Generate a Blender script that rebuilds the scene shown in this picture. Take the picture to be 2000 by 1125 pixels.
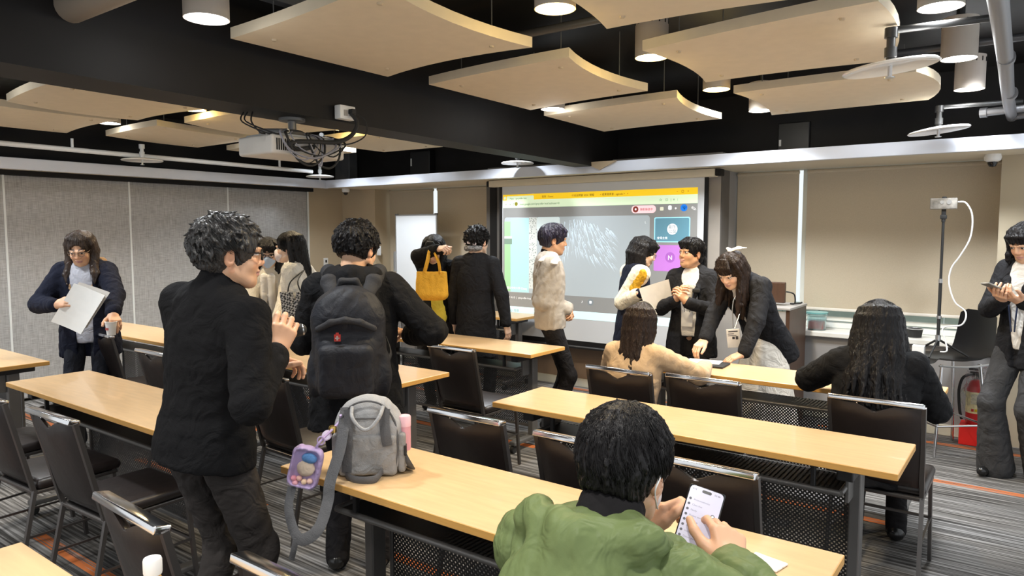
import bpy, bmesh, math, random
import numpy as np
from mathutils import Vector, Matrix, Euler

# ------------------------------------------------------------------ camera, world, lights, exposure
S = bpy.context.scene
COL = S.collection
for o in list(bpy.data.objects): bpy.data.objects.remove(o)
R = math.radians
cd = bpy.data.cameras.new('camera'); cam = bpy.data.objects.new('camera', cd); COL.objects.link(cam)
cd.sensor_width = 36; cd.lens = 1391.4/2000*36; cd.clip_start = .05
cam.location = (0, 0, 1.581); cam.rotation_euler = (math.pi/2-.0772, 0, .6368)
S.camera = cam
S.view_settings.view_transform = 'Standard'; S.view_settings.look = 'None'
S.view_settings.gamma = 1; S.view_settings.use_curve_mapping = False
S.view_settings.exposure = 0.28
W = bpy.data.worlds.new('world'); S.world = W; W.use_nodes = True
W.node_tree.nodes['Background'].inputs[0].default_value = (.93, .97, 1, 1)
W.node_tree.nodes['Background'].inputs[1].default_value = .9
LAMPS = [(-2.68,1.60,2.42,'c'),(-2.84,4.33,2.46,'c'),(-1.65,2.53,2.5,'w'),(-1.69,3.52,2.5,'w'),(-1.72,4.54,2.5,'w'),(-1.745,5.52,2.5,'c'),
         (-.37,3.45,2.5,'c'),(-.39,4.51,2.5,'c'),(-.41,5.50,2.5,'c'),(-5.15,2.95,2.5,'w'),(-6.35,2.88,2.5,'c'),(-5.05,4.24,2.5,'w'),(-6.4,4.13,2.5,'c'),(-5.2,1.55,2.5,'c'),(-6.5,1.45,2.5,'c')]
SPOT_W = 66
def spot(x, y, z, w, col, ang=155, blend=.7):
    l = bpy.data.lights.new('downlight', 'SPOT'); l.energy = w; l.color = col; l.spot_size = R(ang); l.spot_blend = blend
    l.shadow_soft_size = .07
    o = bpy.data.objects.new('downlight', l); o.location = (x, y, z); COL.objects.link(o)
for x, y, z, c in LAMPS:
    spot(x, y, z-.015, SPOT_W, (.95, .98, 1) if c == 'c' else (1, .80, .52), 118 if c == 'c' else 150)
for x, y, z, c in LAMPS:                                            # light scattered sideways by each lens, which catches the panel edges
    l = bpy.data.lights.new('lens_scatter', 'POINT'); l.energy = 3.2 if c == 'w' else 1.6; l.color = (1, .72, .22) if c == 'w' else (.95, .98, 1); l.shadow_soft_size = .05
    o = bpy.data.objects.new('lens_scatter', l); o.location = (x, y, z-.055); COL.objects.link(o)
for x, y in ((-1.65,1.2),(-.37,2.2),(-.35,.6),(-1.5,-.2),(-2.68,.3),(-5.1,.2),(-6.4,.2)): spot(x, y, 2.48, SPOT_W, (1, .97, .92), 118)     # the same lamps go on behind the camera
for x in (-6.6,-5.4,-4.2,-2.9,-1.0,-.2): spot(x, 5.42, 2.49, 20, (.86, .93, 1), 140, .5)  # weak row added without fixtures to even out the fascia brightness
for x in (-5.84,-4.2,-1.82,-.28): spot(x, 5.2, 2.62, 95, (.90, .95, 1), 130, .6)                                                # spots added without fixtures to wash the front fascia and blinds
for y in (.8,2.1,3.4,4.7): spot(-6.72, y, 2.50, 80, (.86, .93, 1), 140, .5)                                                            # perimeter row along the partition
# ------------------------------------------------------------------ helpers
def lin(c):
    return tuple((v/12.92 if v <= .04045 else ((v+.055)/1.055)**2.4) for v in c)
def hexc(h):
    return lin(tuple(int(h[i:i+2], 16)/255 for i in (0, 2, 4)))
MATS = {}
def mat(name, col, rough=.6, metal=0, noise=0, nscale=8, bump=0, bscale=60, emit=0, stretch=(1,1,1), spec=.5, vcol=False, coat=0, alpha=1, trans=0, sheen=0):
    if name in MATS: return MATS[name]
    m = bpy.data.materials.new(name); m.use_nodes = True; nt = m.node_tree; b = nt.nodes['Principled BSDF']
    if isinstance(col, str): col = hexc(col)
    c4 = (*col, 1); L = nt.links.new
    b.inputs['Base Color'].default_value = c4; b.inputs['Roughness'].default_value = rough; b.inputs['Metallic'].default_value = metal
    b.inputs['Specular IOR Level'].default_value = spec; b.inputs['Coat Weight'].default_value = coat
    b.inputs['Alpha'].default_value = alpha; b.inputs['Transmission Weight'].default_value = trans
    if sheen: b.inputs['Sheen Weight'].default_value = sheen
    if emit: b.inputs['Emission Color'].default_value = c4; b.inputs['Emission Strength'].default_value = emit
    src = None
    if vcol:
        a = nt.nodes.new('ShaderNodeVertexColor'); a.layer_name = 'Col'; src = a.outputs['Color']; L(src, b.inputs['Base Color'])
    if noise or bump:
        tc = nt.nodes.new('ShaderNodeTexCoord'); mp = nt.nodes.new('ShaderNodeMapping'); L(tc.outputs['Object'], mp.inputs['Vector'])
        mp.inputs['Scale'].default_value = stretch
    if noise:
        n = nt.nodes.new('ShaderNodeTexNoise'); n.inputs['Scale'].default_value = nscale; n.inputs['Detail'].default_value = 5; L(mp.outputs[0], n.inputs['Vector'])
        rp = nt.nodes.new('ShaderNodeMapRange'); rp.inputs['From Min'].default_value = .25; rp.inputs['From Max'].default_value = .75
        rp.inputs['To Min'].default_value = 1-noise; rp.inputs['To Max'].default_value = 1+noise; L(n.outputs['Fac'], rp.inputs['Value'])
        mx = nt.nodes.new('ShaderNodeVectorMath'); mx.operation = 'SCALE'; L(rp.outputs[0], mx.inputs['Scale'])
        if src: L(src, mx.inputs[0])
        else: mx.inputs[0].default_value = col
        L(mx.outputs[0], b.inputs['Base Color'])
    if bump:
        n2 = nt.nodes.new('ShaderNodeTexNoise'); n2.inputs['Scale'].default_value = bscale; n2.inputs['Detail'].default_value = 3; L(mp.outputs[0], n2.inputs['Vector'])
        bp = nt.nodes.new('ShaderNodeBump'); bp.inputs['Strength'].default_value = bump; bp.inputs['Distance'].default_value = .01
        L(n2.outputs['Fac'], bp.inputs['Height']); L(bp.outputs[0], b.inputs['Normal'])
    MATS[name] = m; return m

def tag(o, label=None, cat=None, group=None, kind=None):
    if label: o['label'] = label
    if cat: o['category'] = cat
    if group: o['group'] = group
    if kind: o['kind'] = kind
    return o
def empty(name, loc=(0,0,0), rz=0, label=None, cat=None, group=None):
    o = bpy.data.objects.new(name, None); o.empty_display_size = .1; COL.objects.link(o); o.location = loc; o.rotation_euler = (0,0,rz)
    return tag(o, label, cat, group)
class MB:
    def __init__(s): s.v = []; s.f = []
    def add(s, vs, fs):
        n = len(s.v); s.v += [tuple(v) for v in vs]; s.f += [tuple(i+n for i in f) for f in fs]; return s
    def box(s, x0, x1, y0, y1, z0, z1, M=None):
        vs = [Vector((x,y,z)) for x in (x0,x1) for y in (y0,y1) for z in (z0,z1)]
        if M: vs = [M@v for v in vs]
        return s.add(vs, [(0,1,3,2),(4,6,7,5),(0,4,5,1),(2,3,7,6),(0,2,6,4),(1,5,7,3)])
    def bbox(s, x0, x1, y0, y1, z0, z1, b=.004, M=None, seg=2):
        bm = bmesh.new(); bmesh.ops.create_cube(bm, size=1)
        for v in bm.verts: v.co = Vector(((x0+x1)/2+v.co.x*(x1-x0), (y0+y1)/2+v.co.y*(y1-y0), (z0+z1)/2+v.co.z*(z1-z0)))
        bmesh.ops.bevel(bm, geom=list(bm.edges), offset=b, segments=seg, affect='EDGES', profile=.5)
        return s.bm(bm, M)
    def bm(s, bm, M=None):
        bm.verts.index_update()
        s.add([(M@v.co if M else v.co.copy()) for v in bm.verts], [[v.index for v in f.verts] for f in bm.faces]); bm.free(); return s
    def cyl(s, p0, p1, r0, r1=None, n=16, cap=True):
        r1 = r0 if r1 is None else r1; p0 = Vector(p0); p1 = Vector(p1); d = (p1-p0).normalized()
        a = d.orthogonal().normalized(); b = d.cross(a); vs = []
        for p, r in ((p0,r0),(p1,r1)):
            for i in range(n): t = 2*math.pi*i/n; vs.append(p+a*(r*math.cos(t))+b*(r*math.sin(t)))
        fs = [(i,(i+1)%n,n+(i+1)%n,n+i) for i in range(n)]
        if cap: fs += [tuple(range(n-1,-1,-1)), tuple(range(n,2*n))]
        return s.add(vs, fs)
    def lathe(s, prof, c=(0,0,0), n=24, M=None):
        c = Vector(c); vs = []; m = len(prof)
        for r, z in prof:
            for i in range(n): t = 2*math.pi*i/n; vs.append(c+Vector((r*math.cos(t), r*math.sin(t), z)))
        fs = [(j*n+i, j*n+(i+1)%n, (j+1)*n+(i+1)%n, (j+1)*n+i) for j in range(m-1) for i in range(n)]
        fs += [tuple(range(n-1,-1,-1)), tuple(range((m-1)*n, m*n))]
        if M: vs = [M@v for v in vs]
        return s.add(vs, fs)
    def tube(s, pts, r, n=8, sub=1, flat=None):
        P = [Vector(p) for p in pts]
        if sub > 1 and len(P) > 2:
            Q = []
            for i in range(len(P)-1):
                a, b, c, d = P[max(i-1,0)], P[i], P[i+1], P[min(i+2,len(P)-1)]
                for k in range(sub):
                    t = k/sub
                    Q.append(.5*((2*b)+(-a+c)*t+(2*a-5*b+4*c-d)*t*t+(-a+3*b-3*c+d)*t**3))
            P = Q+[P[-1]]
        vs = []; a = None
        for i, p in enumerate(P):
            d = (P[min(i+1,len(P)-1)]-P[max(i-1,0)]).normalized()
            if a is None: a = d.orthogonal() if flat is None else Vector(flat)
            a = (a-d*a.dot(d)).normalized(); b = d.cross(a)
            ra, rb = (r if isinstance(r, tuple) else (r, r))
            for k in range(n): t = 2*math.pi*k/n; vs.append(p+a*(ra*math.cos(t))+b*(rb*math.sin(t)))
        m = len(P)
        fs = [(j*n+i, j*n+(i+1)%n, (j+1)*n+(i+1)%n, (j+1)*n+i) for j in range(m-1) for i in range(n)]
        fs += [tuple(range(n-1,-1,-1)), tuple(range((m-1)*n, m*n))]
        return s.add(vs, fs)
    def prism(s, poly, z0, z1, M=None):
        n = len(poly); vs = [Vector((x,y,z0)) for x,y in poly]+[Vector((x,y,z1)) for x,y in poly]
        if M: vs = [M@v for v in vs]
        return s.add(vs, [tuple(range(n-1,-1,-1)), tuple(range(n,2*n))]+[(i,(i+1)%n,n+(i+1)%n,n+i) for i in range(n)])
    def build(s, name, m, parent=None, smooth=False, kind=None, loc=None, angle=40):
        me = bpy.data.meshes.new(name); me.from_pydata(s.v, [], s.f); me.validate(); me.update()
        bm = bmesh.new(); bm.from_mesh(me); bmesh.ops.recalc_face_normals(bm, faces=bm.faces); bm.to_mesh(me); bm.free()
        me.materials.append(m)
        if smooth:
            me.polygons.foreach_set('use_smooth', [True]*len(me.polygons)); me.set_sharp_from_angle(angle=R(angle))
        o = bpy.data.objects.new(name, me); COL.objects.link(o)
        if parent: o.parent = parent
        if loc is not None: o.location = loc
        if kind: o['kind'] = kind
        return o
def dup(o, parent=None):
    c = o.copy(); COL.objects.link(c)
    if parent is not None: c.parent = parent
    for ch in list(o.children): dup(ch, c)
    return c
def place(o, loc, rz=0, label=None, group=None):
    o.location = loc; o.rotation_euler = (0,0,rz)
    if label: o['label'] = label
    if group: o['group'] = group
    return o
def text(name, s, size, loc, rot, m, parent=None, align='LEFT', depth=0.0008):
    cu = bpy.data.curves.new(name, 'FONT'); cu.body = s; cu.size = size; cu.align_x = align; cu.extrude = depth; cu.resolution_u = 3
    o = bpy.data.objects.new(name, cu); COL.objects.link(o); bpy.context.view_layer.update()
    me = bpy.data.meshes.new_from_object(o.evaluated_get(bpy.context.evaluated_depsgraph_get())); bpy.data.objects.remove(o)
    me.materials.clear(); me.materials.append(m)
    q = bpy.data.objects.new(name, me); COL.objects.link(q); q.location = loc; q.rotation_euler = rot
    if parent: q.parent = parent
    return q
def nodes(m):
    nt = m.node_tree; return nt, nt.nodes, nt.links.new, nt.nodes['Principled BSDF']

# ------------------------------------------------------------------ shared materials
M_black = mat('matte black paint', (.010,.009,.009), .6, noise=.3, nscale=3, spec=.25)
M_blackmetal = mat('black powder coated steel', (.018,.018,.019), .42, bump=.05, bscale=300)
M_greymetal = mat('warm grey powder coated steel', (.17,.165,.16), .4, metal=.5, noise=.1, nscale=5)
M_chrome = mat('polished chrome', (.72,.72,.73), .16, metal=1)
M_vinyl = mat('dark brown vinyl', (.018,.013,.012), .38, noise=.25, nscale=4, bump=.12, bscale=25)
M_bronze = mat('dark bronze tube', (.13,.12,.115), .33, metal=.8)
M_wood = mat('maple laminate', hexc('d3b287'), .3, noise=.09, nscale=5, stretch=(1.2,9,9), coat=.25)
M_edge = mat('maple edge band', hexc('d9a55a'), .42, noise=.08, nscale=7, stretch=(2,9,30))
M_rubber = mat('black rubber', (.015,.015,.015), .7)
M_white = mat('white paint', (.78,.78,.77), .5, noise=.03)
M_plastic = mat('white plastic', (.8,.8,.79), .35, noise=.02)
M_silver = mat('brushed aluminium', (.6,.61,.62), .3, metal=.9)
M_tan = mat('taupe painted wall', hexc('bcab90'), .8, noise=.05, nscale=3, bump=.05, bscale=200)
M_lowwall = mat('grey painted wall', hexc('8f8c8a'), .7, noise=.06, nscale=3)
M_glow = mat('lamp glow', (1,.98,.94), .5, emit=14)
M_glowwarm = mat('warm lamp glow', (1,.84,.55), .5, emit=14)

def perforated():
    m = mat('perforated steel', (.06,.06,.061), .4, metal=.4); nt, N, L, b = nodes(m)
    tc = N.new('ShaderNodeTexCoord'); mp = N.new('ShaderNodeMapping'); mp.inputs['Scale'].default_value = (75,75,75); mp.inputs['Rotation'].default_value = (0,R(45),0)
    L(tc.outputs['Object'], mp.inputs[0])
    fr = N.new('ShaderNodeVectorMath'); fr.operation = 'FRACTION'; L(mp.outputs[0], fr.inputs[0])
    sb = N.new('ShaderNodeVectorMath'); sb.operation = 'SUBTRACT'; sb.inputs[1].default_value = (.5,.5,.5); L(fr.outputs[0], sb.inputs[0])
    ml = N.new('ShaderNodeVectorMath'); ml.operation = 'MULTIPLY'; ml.inputs[1].default_value = (1,0,1); L(sb.outputs[0], ml.inputs[0])
    ln = N.new('ShaderNodeVectorMath'); ln.operation = 'LENGTH'; L(ml.outputs[0], ln.inputs[0])
    gt = N.new('ShaderNodeMath'); gt.operation = 'GREATER_THAN'; gt.inputs[1].default_value = .3; L(ln.outputs['Value'], gt.inputs[0])
    L(gt.outputs[0], b.inputs['Alpha']); return m
M_perf = perforated()
def carpet():
    m = mat('striped carpet', (.1,.1,.1), .95, spec=.1); nt, N, L, b = nodes(m)
    tc = N.new('ShaderNodeTexCoord')
    def nz(sc, sz, det=3):
        mp = N.new('ShaderNodeMapping'); mp.inputs['Scale'].default_value = sc; L(tc.outputs['Object'], mp.inputs[0])
        n = N.new('ShaderNodeTexNoise'); n.inputs['Scale'].default_value = sz; n.inputs['Detail'].default_value = det; L(mp.outputs[0], n.inputs[0]); return n.outputs['Fac']
    a = nz((1.1,48,1), 1.4, 4); r = N.new('ShaderNodeValToRGB'); L(a, r.inputs[0])
    e = r.color_ramp.elements; e[0].position = .36; e[0].color = (*hexc('353331'),1); e[1].position = .66; e[1].color = (*hexc('93918f'),1)
    q = e.new(.5); q.color = (*hexc('62605e'),1)
    c = nz((.5,1.3,1), 1.1, 1); rc = N.new('ShaderNodeMapRange'); rc.inputs[1].default_value = .35; rc.inputs[2].default_value = .65; rc.inputs[3].default_value = .72; rc.inputs[4].default_value = 1.15; L(c, rc.inputs[0])
    sc = N.new('ShaderNodeVectorMath'); sc.operation = 'SCALE'; L(r.outputs[0], sc.inputs[0]); L(rc.outputs[0], sc.inputs['Scale'])
    # orange accent yarn: dashes along the row direction
    sp = N.new('ShaderNodeSeparateXYZ'); L(tc.outputs['Object'], sp.inputs[0])
    def mth(op, x, y=None):
        k = N.new('ShaderNodeMath'); k.operation = op
        for i, v in enumerate((x, y)):
            if v is None: continue
            if isinstance(v, (int, float)): k.inputs[i].default_value = v
            else: L(v, k.inputs[i])
        return k.outputs[0]
    fy = mth('FRACT', mth('MULTIPLY', mth('ADD', sp.outputs[1], CARPET_Y), 1/CARPET_P))
    band = mth('LESS_THAN', fy, CARPET_W/CARPET_P)
    fl = mth('FLOOR', mth('MULTIPLY', mth('ADD', sp.outputs[1], CARPET_Y), 1/CARPET_P))
    fx = mth('FRACT', mth('ADD', mth('MULTIPLY', sp.outputs[0], .42), mth('MULTIPLY', fl, .37)))
    dash = mth('LESS_THAN', fx, .62)
    fine = nz((.8,90,1), 1.5, 2); fm = mth('GREATER_THAN', fine, .44)
    mk = mth('MULTIPLY', mth('MULTIPLY', band, dash), fm)
    mx = N.new('ShaderNodeMix'); mx.data_type = 'RGBA'; L(mk, mx.inputs[0]); L(sc.outputs[0], mx.inputs[6]); mx.inputs[7].default_value = (*hexc('b5673a'),1)
    L(mx.outputs[2], b.inputs['Base Color'])
    bp = N.new('ShaderNodeBump'); bp.inputs['Strength'].default_value = .4; bp.inputs['Distance'].default_value = .004; L(a, bp.inputs['Height']); L(bp.outputs[0], b.inputs['Normal'])
    return m
CARPET_Y, CARPET_P, CARPET_W = .475, .94, .065

# ------------------------------------------------------------------ the room
def struct(name, mb, m, parent=None, **k):
    o = mb.build(name, m, parent, **k)
    if parent is None: o['kind'] = 'structure'
    return o
XL, YF = -7.6, 6.43
struct('floor', MB().box(-8.2,.9,-1.6,6.9,-.1,0), carpet())
struct('ceiling', MB().box(-8.2,.9,-1.6,6.9,2.80,2.9), M_black)
struct('ceiling_beam', MB().prism([(-2.89,-1.6),(-3.42,6.45),(-3.60,6.45),(-3.24,-1.6)],2.2,2.82), M_black)
struct('wall_front_upper', MB().box(-8.2,.9,6.40,6.5,2.2,2.82), M_black)
struct('wall_left_upper', MB().box(-8.2,-7.55,-1.6,6.5,2.2,2.82), M_black)
struct('wall_front', MB().box(-6.96,-4.98,6.43,6.8,0,.70).box(-4.98,-2.31,6.28,6.8,0,2.3).box(-2.31,-.25,6.43,6.8,0,.70), M_lowwall)
struct('wall_front_corner', MB().box(-7.6,-6.962,6.42,6.80,.08,2.2), M_tan)
struct('wall_left', MB().box(-7.95,-7.6,5.87,6.43,0,2.25).box(-8,-7.72,-1.6,5.9,0,2.25), M_tan)
struct('wall_right_pillar', MB().box(-.25,.6,6.36,6.8,0,2.2), mat('pale taupe wall', hexc('b5a890'), .8, noise=.05, nscale=3))
M_pil = mat('dark column cladding', hexc('5c5854'), .55, noise=.08); M_pil_lit = mat('light column cladding', hexc('b3aaa0'), .6, noise=.05)  # paler cladding paints the light falling on the right column's front
struct('trim_1', MB().box(-4.985,-4.74,6.262,6.279,.7,2.14), M_pil); struct('trim_2', MB().box(-4.93,-4.84,6.252,6.262,.9,2.08), M_black)
struct('trim_3', MB().box(-2.42,-2.312,6.262,6.279,.7,2.14), M_pil_lit); struct('trim_4', MB().box(-2.311,-2.30,6.262,6.45,.7,2.14), M_pil)
struct('trim_5', MB().box(-5.0,-2.29,6.25,6.28,.08,.42), mat('brown panel under screen', hexc('8a7460'), .6, noise=.08))
M_base = mat('pale baseboard', hexc('c9c5b4'), .5, noise=.05)
struct('baseboard_front', MB().bbox(-4.99,-2.31,6.235,6.279,0,.085,.004).bbox(-2.30,-.26,6.405,6.43,0,.085,.004).bbox(-7.6,-4.99,6.405,6.43,0,.085,.004), M_base)
struct('baseboard_left', MB().bbox(-7.60,-7.585,5.9,6.405,0,.085,.004), M_base)
# fascia and soffit, mitred at the left corner
M_fascia = mat('white satin fascia', hexc('cdd1db'), .45, noise=.02)
M_soffit = mat('cream soffit', hexc('cfc4ae'), .7, noise=.03)
struct('trim_6', MB().bbox(-7.2,.9,5.83,5.87,2.138,2.235,.004), M_fascia)
struct('trim_7', MB().box(-7.2,.9,5.87,6.7,2.145,2.175), M_soffit)
struct('trim_8', MB().bbox(-7.24,-7.2,-1.6,5.87,2.135,2.235,.004), M_fascia)
struct('trim_9', MB().box(-7.62,-7.24,-1.6,5.87,2.15,2.18), M_soffit)
struct('trim_10', MB().box(-7.56,-7.50,-1.6,5.87,2.105,2.15).box(-7.64,-7.60,-1.6,5.87,2.105,2.15), M_black)
struct('trim_11', MB().add([(-3.47,5.828,2.236),(-3.12,5.828,2.236),(-3.30,5.828,2.16),(-3.47,5.80,2.236),(-3.12,5.80,2.236),(-3.30,5.82,2.16)],[(0,1,2),(3,5,4),(0,3,4,1),(1,4,5,2),(2,5,3,0)]), M_tan)
# operable partition, one object with its leaves as parts
def partition_mat():
    m = mat('woven grey wall covering', hexc('a6a5a3'), .55, spec=.5); nt, N, L, b = nodes(m)
    tc = N.new('ShaderNodeTexCoord')
    def nz(sc, sz, det=2):
        mp = N.new('ShaderNodeMapping'); mp.inputs['Scale'].default_value = sc; L(tc.outputs['Object'], mp.inputs[0])
        n = N.new('ShaderNodeTexNoise'); n.inputs['Scale'].default_value = sz; n.inputs['Detail'].default_value = det; L(mp.outputs[0], n.inputs[0]); return n.outputs['Fac']
    a = nz((1,90,5), 1.6); c = nz((1,9,100), 1.6)
    ad = N.new('ShaderNodeMath'); ad.operation = 'ADD'; L(a, ad.inputs[0]); L(c, ad.inputs[1])
    r = N.new('ShaderNodeValToRGB'); ml = N.new('ShaderNodeMath'); ml.operation = 'MULTIPLY'; ml.inputs[1].default_value = .5; L(ad.outputs[0], ml.inputs[0]); L(ml.outputs[0], r.inputs[0])
    e = r.color_ramp.elements; e[0].position = .34; e[0].color = (*hexc('94928f'),1); e[1].position = .64; e[1].color = (*hexc('bab9b8'),1)
    L(r.outputs[0], b.inputs['Base Color'])
    bp = N.new('ShaderNodeBump'); bp.inputs['Strength'].default_value = .5; bp.inputs['Distance'].default_value = .003; L(ml.outputs[0], bp.inputs['Height']); L(bp.outputs[0], b.inputs['Normal'])
    return m
pt = empty('wall_left_partition', (0,0,0)); pt['kind'] = 'structure'
M_part = partition_mat(); M_seam = mat('pale seam trim', hexc('e6e8e6'), .4)
for i in range(-2, 5):
    y0 = 2.50+1.115*(i-1)
    if y0 > 5.8: continue
    MB().bbox(-7.70,-7.60,y0+.009,min(y0+1.106,5.86),.03,2.13,.003).build('panel', M_part, pt)
    MB().box(-7.69,-7.597,y0-.009,y0+.009,.03,2.13).build('seam_trim', M_seam, pt)
MB().box(-7.68,-7.596,5.845,5.87,.03,2.13).build('seam_trim', M_seam, pt)
# windows: sill, frame, glass, what is outside
struct('trim_12', MB().bbox(-2.31,-.25,6.39,6.72,.70,.742,.006).bbox(-6.97,-4.98,6.39,6.72,.70,.742,.006), mat('pale sill board', hexc('d8d6cf'), .35, noise=.04))
M_glass = mat('window glass', (.97,1,.99), .02, trans=1, spec=.4); M_frame = mat('white window frame', hexc('e4e6df'), .4)
def window(n, x0, x1, mull):
    w = empty('window_%d' % n, ((x0+x1)/2, 6.75, .742)); w['kind'] = 'structure'; h = (x1-x0)/2
    for nm, b in (('frame_rail', (-h,h,-.03,.03,0,.05)), ('frame_rail', (-h,h,-.03,.03,1.40,1.46)), ('frame_post', (-h,-h+.04,-.03,.03,.05,1.40)), ('frame_post', (h-.04,h,-.03,.03,.05,1.40))):
        MB().bbox(*b, .004).build(nm, M_frame, w)
    for x in mull: MB().bbox(x-w.location.x-.018, x-w.location.x+.018, -.028,.028,.05,1.40,.004).build('mullion', M_frame, w)
    MB().bbox(-h+.04,h-.04,-.045,-.005,.065,.10,.004).build('sash_rail', M_frame, w)
    MB().box(-h+.04,h-.04,-.004,.002,.05,1.40).build('pane', M_glass, w)
window(1, -2.31, -.25, (-1.71,)); window(2, -6.97, -4.98, (-6.12,))
ext = empty('wall_outside', (0,0,0)); ext['kind'] = 'structure'
M_tile = mat('pale outside wall tile', hexc('c2d2c6'), .6, noise=.1, nscale=6)
for row in range(3):
    for k in range(9):
        for ox in ((-3.2, -.2), (-7.6,-4.6)):
            x = ox[0]+k*.36+(row % 2)*.18
            MB().bbox(x+.004, x+.356, 7.6, 7.66, .1+row*.26, .352+row*.26, .004, seg=1).build('tile', M_tile, ext)
# roller blinds
M_blind = mat('beige roller blind fabric', hexc('bbae98'), .85, noise=.05, nscale=160, bump=.08, bscale=900)
def blind(x0, x1, z0, label):
    o = empty('roller_blind', ((x0+x1)/2, 6.655, 2.14), 0, label, 'blind', 'roller blinds')
    h = (x1-x0)/2
    MB().box(-h,h,-.002,.002,-(2.14-z0),-.01).build('fabric', M_blind, o)
    MB().cyl((-h,.0,-.02),(h,.0,-.02),.018,n=12).build('roller', M_blind, o, True)
    MB().bbox(-h,h,-.008,.008,-(2.14-z0)-.025,-(2.14-z0),.006).build('hem_bar', mat('blind hem bar', hexc('d8d2c8'), .5), o, True)
blind(-1.675,-.258,.925,'wide beige roller blind behind the phone tripod, right of the bright gap')
blind(-2.295,-1.745,.925,'narrow beige roller blind behind the lectern, left of the bright gap')
blind(-6.93,-6.15,.95,'beige roller blind nearest the left corner, left of the whiteboard')
blind(-6.08,-4.99,.95,'beige roller blind between the whiteboard and the dark column')
# beam-side and upper-wall boxes
def simple(name, mb, m, label, cat, group=None, smooth=False, loc=None):
    return tag(mb.build(name, m, None, smooth, loc=loc), label, cat, group)
o = simple('access_hatch', MB().bbox(-.13,.13,-.03,.0,-.12,.12,.008), M_blackmetal, 'black square box on the dark upper wall above the right blinds', 'hatch', loc=(-1.73,6.40,2.40))
MB().box(-.118,-.1,-.034,-.03,-.075,-.02).build('sticker', M_plastic, o)
o = simple('wall_speaker', MB().bbox(-.16,.16,-.10,.0,-.14,.14,.008), M_blackmetal, 'black box with small white sticker on dark upper wall above the left blinds', 'speaker', loc=(-6.04,6.40,2.42))
MB().box(-.15,-.13,-.104,-.10,-.03,.06).build('sticker', M_plastic, o)
simple('duct_box', MB().bbox(-.14,.14,-.14,0,-.18,.2,.004), mat('galvanised steel', (.25,.26,.28), .45, metal=.6, noise=.2), 'grey metal box riser in the upper left corner above the fascia', 'duct', loc=(-7.38,6.38,2.42))
# ------------------------------------------------------------------ ceiling panels
M_cloud = mat('cream acoustic board', hexc('d4c5ab'), .85, noise=.04, nscale=12, bump=.06, bscale=300)
def panel(c, bulge, label):
    cx = sum(p[0] for p in c)/4; cy = sum(p[1] for p in c)/4; poly = []
    for i in range(4):
        a = Vector(c[i]); b = Vector(c[(i+1)%4]); d = b-a; n = Vector((d.y,-d.x)).normalized()
        for k in range(8):
            t = k/8; p = a+d*t+n*(bulge[i]*4*t*(1-t)); poly.append((p.x-cx, p.y-cy))
    o = simple('acoustic_panel', MB().prism(poly, 0, .048), M_cloud, label, 'ceiling panel', 'cream acoustic panels hung under the ceiling', loc=(cx,cy,2.45))
    for p in c:
        q = Vector(p)-Vector((cx,cy)); q = q*.72
        MB().cyl((q.x,q.y,-.008),(q.x,q.y,.0),.010,.013,8).build('screw_cap', M_tan, o)
        MB().cyl((q.x,q.y,.048),(q.x,q.y,.36),.003,n=6).build('hanger_wire', M_greymetal, o)
# corners: left edge (a->b) runs in +Y; order a(left,back) b(left,front) c(right,front) d(right,back) seen from below
panel([(-2.96,1.88),(-1.90,1.78),(-1.96,2.81),(-2.97,2.85)], [-.02,-.07,-.06,.0], 'large cream ceiling panel nearest the camera, right of the black beam')
panel([(-2.93,3.14),(-1.92,3.07),(-1.98,4.08),(-2.95,4.21)], [.02,-.07,-.03,.0], 'cream ceiling panel right of the beam, second from the camera')
panel([(-3.01,4.47),(-1.92,4.38),(-2.0,5.40),(-3.06,5.47)], [.02,-.06,-.03,.0], 'cream ceiling panel right of the beam, in front of the projection screen')
panel([(-1.57,3.17),(-.53,3.03),(-.66,4.10),(-1.60,4.05)], [.02,.06,-.03,-.05], 'cream ceiling panel at upper right behind the large sprinkler disc')
panel([(-1.58,4.46),(-.58,4.46),(-.63,5.44),(-1.64,5.45)], [.02,.09,.0,-.05], 'cream ceiling panel at right farthest from the camera, in front of the blinds')
panel([(-1.47,1.85),(-.55,1.8),(-.60,2.86),(-1.53,2.75)], [.02,.05,-.03,-.05], 'cream ceiling panel cut off by the top edge of the picture')
panel([(-5.55,1.87),(-4.60,1.80),(-4.70,2.84),(-5.66,2.78)], [.02,-.06,-.05,.09], 'cream ceiling panel with round left edge just left of the black beam')
panel([(-6.78,1.70),(-5.74,1.65),(-5.78,2.69),(-6.88,2.76)], [.02,-.05,-.04,.05], 'cream ceiling panel at the far left edge of the picture')
panel([(-6.78,3.04),(-5.80,3.0),(-5.91,3.99),(-6.96,4.01)], [.02,-.05,.0,.06], 'cream ceiling panel above the round sprinkler disc by the left partition')
panel([(-5.49,3.06),(-4.55,3.05),(-4.65,4.08),(-5.70,3.95)], [.02,-.05,-.03,.06], 'cream ceiling panel left of the beam, behind the projector')
panel([(-6.92,4.31),(-5.86,4.25),(-6.01,5.28),(-6.88,5.30)], [.02,-.03,.0,.04], 'small-looking cream ceiling panel farthest left, below the projector')
panel([(-5.60,4.42),(-4.75,4.42),(-4.91,5.46),(-5.73,5.43)], [.02,-.04,.0,.04], 'cream ceiling panel left of the beam near the whiteboard end')
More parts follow.
